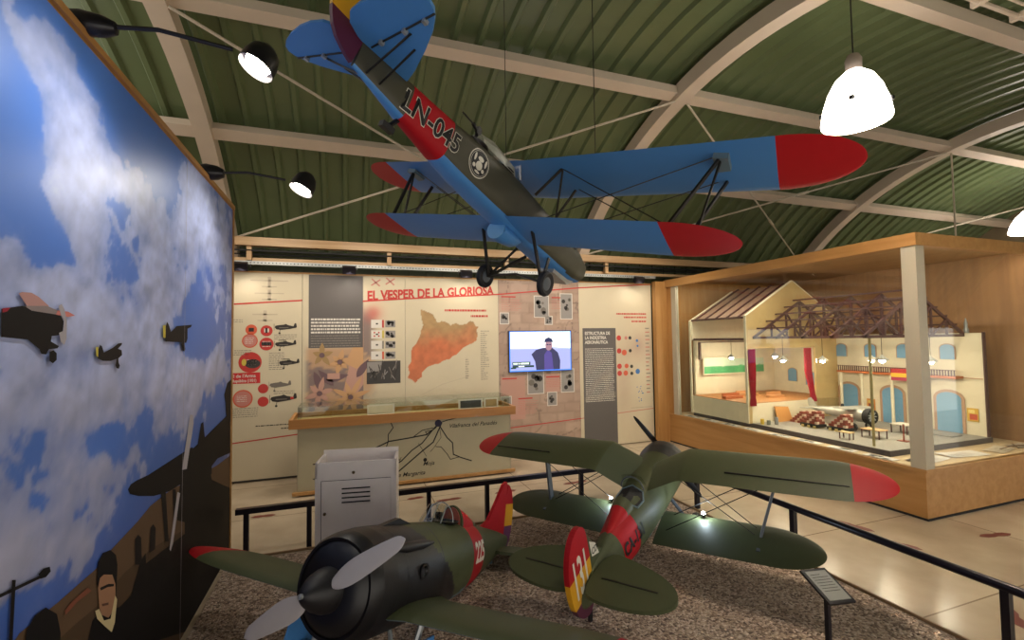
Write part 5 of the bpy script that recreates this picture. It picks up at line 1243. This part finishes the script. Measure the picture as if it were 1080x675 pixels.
# suspension cables of the hanging biplane
AM = Matrix.Translation((1.334, 2.786, 2.332)) @ pose(38.372, -16.661, 11.382).to_matrix().to_4x4()
for k, (p, lab) in enumerate((((-2.0, 1.6, 1.6), 'hanging wire above the left half of the biplane upper wing'), ((-2.0, -1.6, 1.6), 'hanging wire above the right half of the biplane upper wing'), ((-8.2, 0, .5), 'hanging wire holding up the biplane tail'))):
    w_ = AM @ (Vector(p) * SA); zt_ = vault(w_.y)
    mb = MB(); mb.tube([w_, (w_.x, w_.y, zt_ + .1)], .0025, 0, 5); tag(mb.build('hanging_wire', [c_wirem]), 'thin ' + lab, 'wire', 'wires holding the biplane')

# ============ stubby monoplane (225) ==========================================
SB = .3324
B = thing('monoplane', 'stubby green monoplane with black cowling and number 225, on the gravel', 'aircraft', (-.115, 2.355, .657), pose(-132.608, 16.366, .261))
fb = Fus([(-.22, .60, .60, -.60, 2), (-.26, .68, .68, -.68, 2), (-.40, .74, .74, -.74, 2), (-.70, .77, .77, -.77, 2), (-1.3, .77, .77, -.77, 2), (-2.0, .74, .75, -.76, 2), (-2.7, .69, .73, -.74, 2), (-3.3, .62, .70, -.70, 2.1), (-4.0, .50, .62, -.60, 2.1), (-4.8, .34, .50, -.45, 2), (-5.6, .18, .36, -.26, 2), (-6.35, .06, .20, -.08, 2)])
def fbm_(c):
    x, y, z = c
    slant = -2.36 + 1.06 * z
    if x > slant: return 1
    if -4.15 < x < -3.45: return 2
    if z < -.38 and abs(y) < .5: return 3
    return 0
mb = MB(); fb.build(mb, fbm_, (-3.45, -4.15), 56, True, .06)
mb.build('fuselage', [c_green, c_cowl, c_redb, c_grey], B, world=False, scale=SB)
mb = MB(); mb.lathe([(.62, -.21), (.66, -.20), (.71, -.28), (.74, -.40)], 0, 48, 'X', (0, 0, 0), False); mb.lathe([(.61, -.22), (.52, -.14), (.40, -.10), (.28, -.08), (0, -.08)], 0, 48, 'X', (0, 0, 0), False)
mb.build('engine_shutter', [c_blk], B, world=False, scale=SB)
mb = MB(); mb.lathe([(.30, -.09), (.29, .0), (.24, .14), (.15, .28), (.07, .36), (.0, .38)], 0, 32, 'X', (0, 0, 0), False); sp = mb.build('spinner', [c_cowl], B, world=False, scale=SB)
mb = MB(); mb.lathe([(.035, .37), (.035, .41), (0, .42)], 0, 12, 'X'); mb.build('starter_dog', [c_silver], sp, world=False, scale=SB)
blade(B, SB, .07, math.atan2(.84, 1.26), .26, 1.52, .34, c_blade); blade(B, SB, .07, math.atan2(-.84, -1.26), .26, 1.40, .34, c_blade)
for k, a in enumerate(R(q) for q in (95, 50, 140, 5)):
    mb = MB(); mb.lathe([(0, -.09), (.05, -.09), (.05, -.06), (0, -.06)], 0, 10, 'X', (-.13, .5 * math.cos(a), .5 * math.sin(a))); mb.build('shutter_bolt', [c_blk], B, world=False, scale=SB)
# cowling details
for sd in (1, -1):
    for cx, zz in ((-1.35, .18), (-1.35, -.32)):
        mb = MB(); p = fb.surf(cx, zz, sd, .0); mb.lathe([(0, -.03), (.10, -.03), (.12, .03), (.08, .03), (.06, -.01), (0, -.01)], 0, 16, 'Y', p); mb.build('exhaust_port', [c_blk], B, world=False, scale=SB)
    mb = MB(); rings = []
    for x, r_ in ((-.75, .02), (-1.0, .08), (-1.5, .08), (-1.9, .02)): 
        p = fb.surf(x, .52, sd, .0); rings.append([(x, p[1] + r_ * math.cos(a), p[2] + r_ * math.sin(a)) for a in np.linspace(0, 2 * PI, 11)[:-1]])
    mb.loft(rings, 0, True); mb.build('gun_fairing', [c_cowl], B, world=False, scale=SB)
mb = MB()
for x in (-.95, -2.05): 
    o_ = len(mb.V); rg = [[(x + d, y * 1.006, z * 1.006) for _, y, z in fb.ring(x, 48)] for d in (0, -.03)]; mb.loft(rg, 0, False)
mb.build('cowl_seam', [c_blk], B, world=False, scale=SB)
mb = MB(); mb.prism([(-.9, .74), (-1.5, .86), (-1.9, .74)], lambda u, v, w: (u, -.05 + w, v), .10); mb.build('intake_scoop', [c_cowl], B, world=False, scale=SB)
for sd in (1, -1):
    mb = MB(); S = wing_secs(sd * .55, sd * 4.56, -.66, -1.98, -.33, -.24, 7, 1.7, 12)
    S[0] = (S[0][0], -.60, -2.3, -.36); wing(mb, S, sd * 3.75, 0, 1, 2, .9)
    wl = mb.build('wing', [c_green, c_grey, c_redb], B, world=False, scale=SB)
    mb = MB(); mb.bb((-1.62, sd * 1.7, -.255), (-1.60, sd * 3.9, -.245)); mb.build('aileron_gap', [c_wirem], wl, world=False, scale=SB)
    # undercarriage
    wc = (-.95, sd * 1.0, -1.40)
    wheel(B, SB, wc, .36, .2, hub=c_silver)
    mb = MB(); mb.tube([(-.95, sd * .86, -1.40), (-1.2, sd * .95, -.40)], .05, 0, 8); mb.tube([(-.95, sd * .86, -1.35), (-1.2, sd * .35, -.6)], .035, 0, 8); mb.build('undercarriage_strut', [c_silver], B, world=False, scale=SB)
    mb = MB(); mb.prism([(-.6, -1.25), (-1.3, -1.25), (-1.38, -.55), (-.75, -.5)] if sd < 0 else [(-.8, -1.1), (-1.2, -1.1), (-1.25, -.6), (-.9, -.6)], lambda u, v, w: (u, sd * 1.13 + w - .015, v), .03); mb.build('leg_cover', [c_blue], B, world=False, scale=SB)
    mb = MB(); P = [(-5.15, sd * .10), (-5.35, sd * .8), (-5.6, sd * 1.2), (-5.85, sd * 1.35), (-6.2, sd * 1.15), (-6.3, sd * .6), (-6.15, sd * .08)]
    P = smooth_poly(P); plate(mb, P if sd > 0 else list(reversed(P)), .07, 'z', -.05); mb.build('tailplane', [c_green], B, world=False, scale=SB)
fp = [(-4.85, .50), (-5.15, .62), (-5.55, 1.05), (-5.85, 1.42), (-6.02, 1.50), (-6.10, 1.44)]
mb = MB(); plate(mb, [(-4.75, .46)] + fp[1:] + [(-6.12, .20)], .08, 'y', 0); mb.build('tail_fin', [c_redb], B, world=False, scale=SB)
rb_ = [(-6.10, 1.46), (-6.32, 1.38), (-6.52, 1.15), (-6.62, .8), (-6.62, .35), (-6.50, -.02), (-6.35, -.16), (-6.12, -.12)]
mb = MB()
for z0, z1, k in ((-1, .42, 2), (.42, .95, 1), (.95, 3, 0)): plate(mb, cutz(smooth_poly(rb_), z0, z1), .07, 'y', 0, k)
mb.build('rudder', [c_redb, c_yellow, c_purple2], B, world=False, scale=SB)
mb = MB(); mb.tube([(-5.5, 0, -.20), (-5.65, 0, -.52)], .05, 0, 8); mb.build('tail_skid', [c_grey], B, world=False, scale=SB)
# cockpit
mb = MB(); rings = []
for k in range(13):
    a = R(-90 + 15 * k); rings.append([(-2.72 + .16 * math.cos(a), .34 * math.sin(a), .70), (-2.90 + .12 * math.cos(a), .26 * math.sin(a) , 1.02 + .03 * math.cos(a))])
mb.loft(rings, 0, False, True, False); ws = mb.build('windscreen', [m_clear], B, world=False, scale=SB)
mb = MB(); mb.tube([(-2.92, .30 * math.cos(a), .74 + .34 * math.sin(a)) for a in np.linspace(0, PI, 13)], .012, 0, 6); mb.tube([(-2.60, 0, .72), (-2.80, 0, 1.05), (-2.92, 0, 1.08)], .014, 0, 6)
for sd in (1, -1): mb.tube([(-2.66, sd * .18, .72), (-2.84, sd * .16, 1.03)], .014, 0, 6)
mb.build('screen_frame', [c_silver], ws, world=False, scale=SB)
mb = MB(); mb.lathe([(.30, 0), (.32, .03), (.28, .03), (.25, -.03), (0, -.05)], 0, 24, 'Z', (-3.05, 0, .71), False); mb.build('cockpit_rim', [c_blk], B, world=False, scale=SB)
mb = MB(); mb.box((-2.86, 0, .84), (.06, .12, .12), 0); mb.tube([(-2.86, 0, .84), (-2.7, .05, .90)], .02, 0, 6); mb.build('gunsight', [c_blk], B, world=False, scale=SB)
mb = MB(); rings = []
for x, w, h in ((-3.40, .26, .36), (-3.42, .28, .38), (-3.7, .25, .31), (-4.1, .17, .19), (-4.6, .05, .06)):
    rings.append([(x, w * math.cos(a), fb.at(x)[2] - .06 + h * max(0, math.sin(a)) - (.1 if math.sin(a) < -.01 else 0)) for a in np.linspace(-.3, PI + .3, 17)])
mb.loft(rings, lambda c: 1 if -4.15 < c[0] < -3.50 else 0, True, True); mb.build('headrest', [c_green, c_redb], B, world=False, scale=SB)
mb = MB(); mb.prism([(.22 * math.cos(a), fb.at(-3.4)[2] - .04 + .32 * math.sin(a)) for a in np.linspace(0, PI, 13)], lambda u, v, w: (-3.385 + w, u, v), .02); mb.build('seat_back', [mat('leather_red', '#8e4a3c', .6)], B, world=False, scale=SB)
for sd in (1, -1):
    mb = MB(); Vv, Ff = font_mesh('225', .52, .016); wm_ = max(v[0] for v in Vv); pts = []
    for x, y in Vv: 
        u = x / wm_ * .60; X = (-3.56 - u) if sd > 0 else (-4.16 + u); pts.append(fb.surf(X, -.02 + y, sd, .010))
    mb.add(pts, [tuple(reversed(f)) for f in Ff] if sd > 0 else Ff); mb.build('number_marking', [c_white], B, world=False, scale=SB)

# ============ gull-winged biplane (131) =======================================
SCL = .3447
Cc_ = thing('gull_wing_biplane', 'dark green gull-winged biplane with red wing tips and tail number 131, on the gravel', 'aircraft', (2.899, 3.804, .644), pose(37.285, 14.296, -1.188))
fc = Fus([(-.12, .50, .50, -.50, 2), (-.2, .58, .58, -.58, 2), (-.5, .62, .62, -.62, 2), (-1.0, .60, .60, -.62, 2), (-1.4, .55, .60, -.64, 2.1), (-2.2, .50, .62, -.64, 2.1), (-2.9, .46, .60, -.62, 2.1), (-3.5, .40, .60, -.56, 2), (-4.2, .32, .54, -.46, 2), (-5.0, .20, .46, -.30, 2), (-5.7, .09, .40, -.14, 2), (-5.95, .04, .34, -.06, 2)])
def fcm(c):
    x, y, z = c
    if x > -.9: return 1
    if -4.35 < x < -3.62: return 2
    if z < -.36: return 3
    return 0
mb = MB(); fc.build(mb, fcm, (-.9, -3.62, -4.35), 40, True, .12); mb.build('fuselage', [c_green, c_cowl, c_redb, c_grey], Cc_, world=False, scale=SCL)
mb = MB(); mb.lathe([(.14, -.12), (.13, .05), (.10, .15), (0, .2)], 0, 16, 'X'); mb.build('propeller_hub', [c_blk], Cc_, world=False, scale=SCL)
PB = math.atan2(1.08, .77)
blade(Cc_, SCL, .06, PB, .10, 1.40, .22, c_blk); blade(Cc_, SCL, .06, PB + PI, .10, 1.40, .22, c_blk)
for sd in (1, -1):
    zt = .90
    # gull centre section then flat panel
    S = [(sd * .0, -1.09, -2.63, .44), (sd * .22, -1.09, -2.63, .46), (sd * .95, -1.09, -2.63, .84)] + [(q[0], q[1], q[2], q[3]) for q in wing_secs(sd * 1.05, sd * 4.87, -1.09, -2.63, .86, zt, 7, 1.1, 12)]
    mb = MB(); wing(mb, S, sd * 4.15, 0, 1, 2, .95, root=(.93, 3) if sd > 0 else (.3, 3)); uw = mb.build('upper_wing', [c_green, c_grey, c_redb, c_lightg], Cc_, world=False, scale=SCL)
    mb = MB(); mb.bb((-2.22, sd * (1.9 if sd < 0 else 2.4), .86 + .075), (-2.20, sd * 4.1, .90 + .075)); mb.build('aileron_gap', [c_wirem], uw, world=False, scale=SCL)
    S = wing_secs(sd * .42, sd * 3.67, -1.81, -3.12, -.48, -.42, 7, 1.0, 12); mb = MB(); wing(mb, S, None, 0, 1, 2, .9); mb.build('lower_wing', [c_green, c_grey], Cc_, world=False, scale=SCL)
    mb = MB(); bar(mb, (-1.55, sd * 2.9, .86), (-2.35, sd * 2.5, -.42), .05, .16); mb.beam((-1.3, sd * 2.9, .88), (-2.1, sd * 2.9, .88), .07, .05); mb.beam((-2.0, sd * 2.5, -.40), (-2.8, sd * 2.5, -.40), .07, .05)
    mb.build('interplane_strut', [c_strut], Cc_, world=False, scale=SCL)
    mb = MB()
    for p, q in (((-1.6, sd * 2.9, .84), (-2.1, sd * .45, -.50)), ((-2.1, sd * 2.9, .84), (-2.7, sd * .45, -.50)), ((-1.9, sd * .6, .62), (-2.35, sd * 2.5, -.40)), ((-1.4, sd * .6, .62), (-2.1, sd * 2.5, -.40))): mb.tube([p, q], .010, 0, 5)
    mb.build('bracing_wire', [c_wirem], Cc_, world=False, scale=SCL)
    # small light fixed on the lower wing
    lp = (-1.97, sd * (.94 if sd > 0 else 1.31), -.36)
    mb = MB(); mb.lathe([(0, 0), (.035, 0), (.05, .03), (.045, .075), (0, .08)], 0, 12, 'Z', lp); lh = mb.build('led_lamp', [c_blk], Cc_, world=False, scale=SCL)
    mb = MB(); mb.lathe([(0, 0), (.040, 0), (.036, .025), (.018, .042), (0, .045)], 0, 12, 'Z', (lp[0], lp[1], lp[2] + .08)); mb.build('led_bulb', [emit('led_white', '#e6f0ff', 60)], lh, world=False, scale=SCL)
    L = bpy.data.lights.new('wing_light', 'POINT'); L.energy = 1.8; L.color = (.72, .87, 1); L.shadow_soft_size = .012
    lo = bpy.data.objects.new('wing_light', L); COL.objects.link(lo); lo.parent = Cc_; lo.location = (lp[0] * SCL, lp[1] * SCL, (lp[2] + .17) * SCL)
    wheel(Cc_, SCL, (-1.0, sd * .85, -1.33), .34, .18)
    mb = MB(); mb.tube([(-1.0, sd * .75, -1.33), (-1.2, sd * .35, -.5)], .045, 0, 8); mb.tube([(-1.0, sd * .75, -1.33), (-2.0, sd * .35, -.55)], .035, 0, 8); mb.build('undercarriage_strut', [c_strut], Cc_, world=False, scale=SCL)
    mb = MB(); P = [(-4.75, sd * .16), (-4.85, sd * .7), (-5.05, sd * 1.25), (-5.3, sd * 1.58), (-5.6, sd * 1.66), (-5.85, sd * 1.45), (-6.0, sd * 1.0), (-6.02, sd * .35), (-5.85, sd * .07)]
    P = smooth_poly(P); plate(mb, P if sd > 0 else list(reversed(P)), .07, 'z', .38); tpl = mb.build('tailplane', [c_green], Cc_, world=False, scale=SCL)
    mb = MB(); mb.beam((-5.48, sd * .30, .418), (-5.48, sd * 1.30, .418), .03, .008); mb.build('elevator_gap', [c_wirem], tpl, world=False, scale=SCL)
mb = MB(); plate(mb, [(-4.72, .44), (-5.05, .66), (-5.34, 1.18), (-5.34, .30)], .08, 'y', 0); mb.build('tail_fin', [c_green], Cc_, world=False, scale=SCL)
rc_ = [(-5.34, .35), (-5.34, 1.18), (-5.45, 1.38), (-5.69, 1.45), (-5.95, 1.33), (-6.12, 1.08), (-6.20, .75), (-6.18, .32), (-6.05, .0), (-5.85, -.20), (-5.60, -.27), (-5.46, -.2), (-5.42, .1)]
mb = MB()
for z0, z1, k in ((-1, .16, 2), (.16, .70, 1), (.70, 3, 0)): plate(mb, cutz(smooth_poly(rc_), z0, z1), .10, 'y', 0, k)
rd = mb.build('rudder', [c_redb, c_yellow, c_purple], Cc_, world=False, scale=SCL)
for sd in (1, -1):
    mb = MB(); Vv, Ff = font_mesh('131', 1.05, .02); wm_ = max(v[0] for v in Vv)
    pts = [((-5.52 - x / wm_ * .56) if sd > 0 else (-6.08 + x / wm_ * .56), sd * .056, .30 + y * .95) for x, y in Vv]
    mb.add(pts, [tuple(reversed(f)) for f in Ff] if sd > 0 else Ff); mb.build('number_marking', [c_white], rd, world=False, scale=SCL)
    mb = MB(); Vv, Ff = font_mesh('CA-131' if sd < 0 else 'CA-131', .36, .014); wm_ = max(v[0] for v in Vv)
    pts = [fc.surf((-4.33 + x / wm_ * .9) if sd < 0 else (-3.45 - x / wm_ * .9), .0 + y, sd, .012) for x, y in Vv]
    mb.add(pts, [tuple(reversed(f)) for f in Ff] if sd > 0 else Ff); mb.build('code_marking', [c_blk], Cc_, world=False, scale=SCL)
    mb = MB(); dm = [(-4.95, .50), (-5.25, .62), (-5.28, .95), (-5.05, .78)]
    mb.add([(x, sd * .046, z) for x, z in dm], [(0, 1, 2, 3)], 0)
    Vv, Ff = font_mesh('CD', .18, .004); mb.add([(((-5.04 - x * .9) if sd > 0 else (-5.24 + x * .9)), sd * .050, .62 + y + .1 * (x if sd > 0 else .2 - x)) for x, y in Vv], Ff, 1); mb.build('fin_badge', [c_white, c_blk], Cc_, world=False, scale=SCL)
mb = MB(); mb.tube([(-5.5, 0, -.15), (-5.62, 0, -.50)], .045, 0, 8); mb.build('tail_skid', [c_blk], Cc_, world=False, scale=SCL)
# cockpit
mb = MB(); P = [(-2.72, 0), (-2.78, .24), (-3.0, .31), (-3.3, .28), (-3.42, 0), (-3.3, -.28), (-3.0, -.31), (-2.78, -.24)]
pts = [(x, y, (fc.surf(x, .0, 1)[2] if False else math.sqrt(max(0, 1 - (abs(y) / fc.at(x)[1]) ** 2)) * (fc.at(x)[2] + .02) + .02)) for x, y in P]
mb.add(pts + [(-3.06, 0, fc.at(-3.06)[2] + .05)], [(k, (k + 1) % 8, 8) for k in range(8)]); mb.build('cockpit_opening', [m_blackm], Cc_, world=False, scale=SCL)
mb = MB(); mb.tube(pts + [pts[0], pts[1]], .022, 0, 6); mb.build('cockpit_coaming', [c_grey], Cc_, world=False, scale=SCL)
mb = MB(); rings = []
for k in range(9):
    a = R(-80 + 20 * k); rings.append([(-2.62 + .14 * math.cos(a), .30 * math.sin(a), .60), (-2.75 + .1 * math.cos(a), .24 * math.sin(a), .88)])
mb.loft(rings, 0, False, True, False); wsc = mb.build('windscreen', [m_clear], Cc_, world=False, scale=SCL)
mb = MB(); mb.tube([(-2.76, .26 * math.cos(a), .60 + .28 * math.sin(a)) for a in np.linspace(0, PI, 11)], .02, 0, 6); mb.build('screen_frame', [c_strut], wsc, world=False, scale=SCL)
mb = MB(); rings = []
for x, w, h in ((-3.42, .22, .22), (-3.7, .2, .2), (-4.1, .12, .1), (-4.5, .04, .03)):
    rings.append([(x, w * math.cos(a), fc.at(x)[2] - .05 + h * max(0, math.sin(a)) - (.08 if math.sin(a) < -.01 else 0)) for a in np.linspace(-.3, PI + .3, 13)])
mb.loft(rings, lambda c: 1 if -4.35 < c[0] < -3.62 else 0, True, True); mb.build('headrest', [c_green, c_redb], Cc_, world=False, scale=SCL)

# ------------------------------------------------------------------ pendant lamps
m_dome = emit('pendant_dome', '#fff4e6', 6)
def pendant(x, y, zb, lab, cordtop, s=1.):
    t = thing('pendant_lamp', lab, 'lamp', (x, y, zb), group='white bell pendant lamps')
    mb = MB(); mb.lathe([(.36 * s, .0), (.365 * s, .02), (.34 * s, .13), (.28 * s, .26), (.20 * s, .36), (.10 * s, .42), (.07 * s, .43)], 0, 40, 'Z', (x, y, zb), False)
    mb.lathe([(.35 * s, .0), (.32 * s, .13), (.26 * s, .25), (.18 * s, .34), (.08 * s, .40)], 0, 40, 'Z', (x, y, zb), False); mb.build('dome', [m_dome], t)
    mb = MB(); mb.lathe([(.07 * s, .425), (.085 * s, .43), (.09 * s, .52), (.06 * s, .56), (0, .565)], 0, 20, 'Z', (x, y, zb), True); mb.build('lamp_head', [mat('lamp_grey', '#8d8178', .5)], t)
    mb = MB(); mb.tube([(x, y, zb + .55), (x, y, cordtop)], .006, 0, 6); mb.build('cord', [m_blackm], t)
    for k in range(4):
        a = k * PI / 2 + .5; mb = MB(); mb.box((x + .345 * s * math.cos(a), y + .345 * s * math.sin(a), zb + .12), (.03, .03, .03)); mb.build('clip', [m_blackm], t)
    L = bpy.data.lights.new('pendant_light', 'POINT'); L.energy = PEND; L.color = (1, .93, .82); L.shadow_soft_size = .16
    lo = bpy.data.objects.new('pendant_light', L); COL.objects.link(lo); lo.parent = t; lo.location = (0, 0, .10)
PEND = 28
pendant(3.88, 2.56, 3.52, 'large white glowing bell lamp over the red tip of the hanging biplane', 4.6, .66)
pendant(11.0, 4.35, 3.5, 'distant white bell lamp cut by the right edge of the picture', 4.7, 1.1)
pendant(-.4, .2, 3.25, 'white bell lamp over the near end of the gravel', 3.6) if False else None

# ------------------------------------------------------------------ lights: rail floods over the panels, plus added fill spots
def spot(loc, aim, e, size, col, soft=.06, blend=.6, par=None):
    L = bpy.data.lights.new('flood_and_fill_beam', 'SPOT'); L.energy = e; L.spot_size = R(size); L.spot_blend = blend; L.color = col; L.shadow_soft_size = soft
    o = bpy.data.objects.new('flood_and_fill_beam', L); COL.objects.link(o); o.location = loc
    o.rotation_euler = (Vector(loc) - Vector(aim)).to_track_quat('Z', 'Y').to_euler(); return o
for px in (-1.0, .3, 1.63, 3.1, 4.5):
    spot((px, 5.5, 3.5), (px, 6.9, 1.3), 40, 120, (1, .88, .74), .45, .9)  # unseen fill spots added in mid-air to brighten the panels, no fixture
for px in (0., 1.63, 4.62, -1.3): spot((px, 6.62, 2.73), (px, 6.95, 1.9), 3.5, 150, (1, .9, .76), .04, .8)
def area(loc, aim, e, sx, sy, col):
    L = bpy.data.lights.new('hall_light', 'AREA'); L.shape = 'RECTANGLE'; L.size = sx; L.size_y = sy; L.energy = e; L.color = col
    o = bpy.data.objects.new('hall_light', L); COL.objects.link(o); o.location = loc
    o.rotation_euler = (Vector(loc) - Vector(aim)).to_track_quat('Z', 'Y').to_euler(); return o

w = bpy.data.worlds.new('hall'); SC.world = w; w.use_nodes = True
bg = w.node_tree.nodes['Background']; bg.inputs[0].default_value = (1, .92, .82, 1); bg.inputs[1].default_value = .78

# ------------------------------------------------------------------ camera
cam = bpy.data.cameras.new('camera'); co = bpy.data.objects.new('camera', cam); COL.objects.link(co)
yaw, pitch, roll = math.atan((540 - 368) / 490), R(2.4), R(.8)
fwd = Vector((math.sin(yaw) * math.cos(pitch), math.cos(yaw) * math.cos(pitch), math.sin(pitch)))
rt = Vector((math.cos(yaw), -math.sin(yaw), 0)); up = rt.cross(fwd)
r2 = rt * math.cos(roll) - up * math.sin(roll); u2 = r2.cross(fwd)
M4 = Matrix(((r2.x, u2.x, -fwd.x, 0), (r2.y, u2.y, -fwd.y, 0), (r2.z, u2.z, -fwd.z, 1.8), (0, 0, 0, 1)))
co.matrix_world = M4
cam.sensor_width = 36; cam.lens = 490 / 1080 * 36; cam.clip_start = .05
SC.camera = co
SC.view_settings.view_transform = 'Standard'; SC.view_settings.look = 'None'; SC.view_settings.gamma = 1; SC.view_settings.use_curve_mapping = False
SC.view_settings.exposure = 1.22
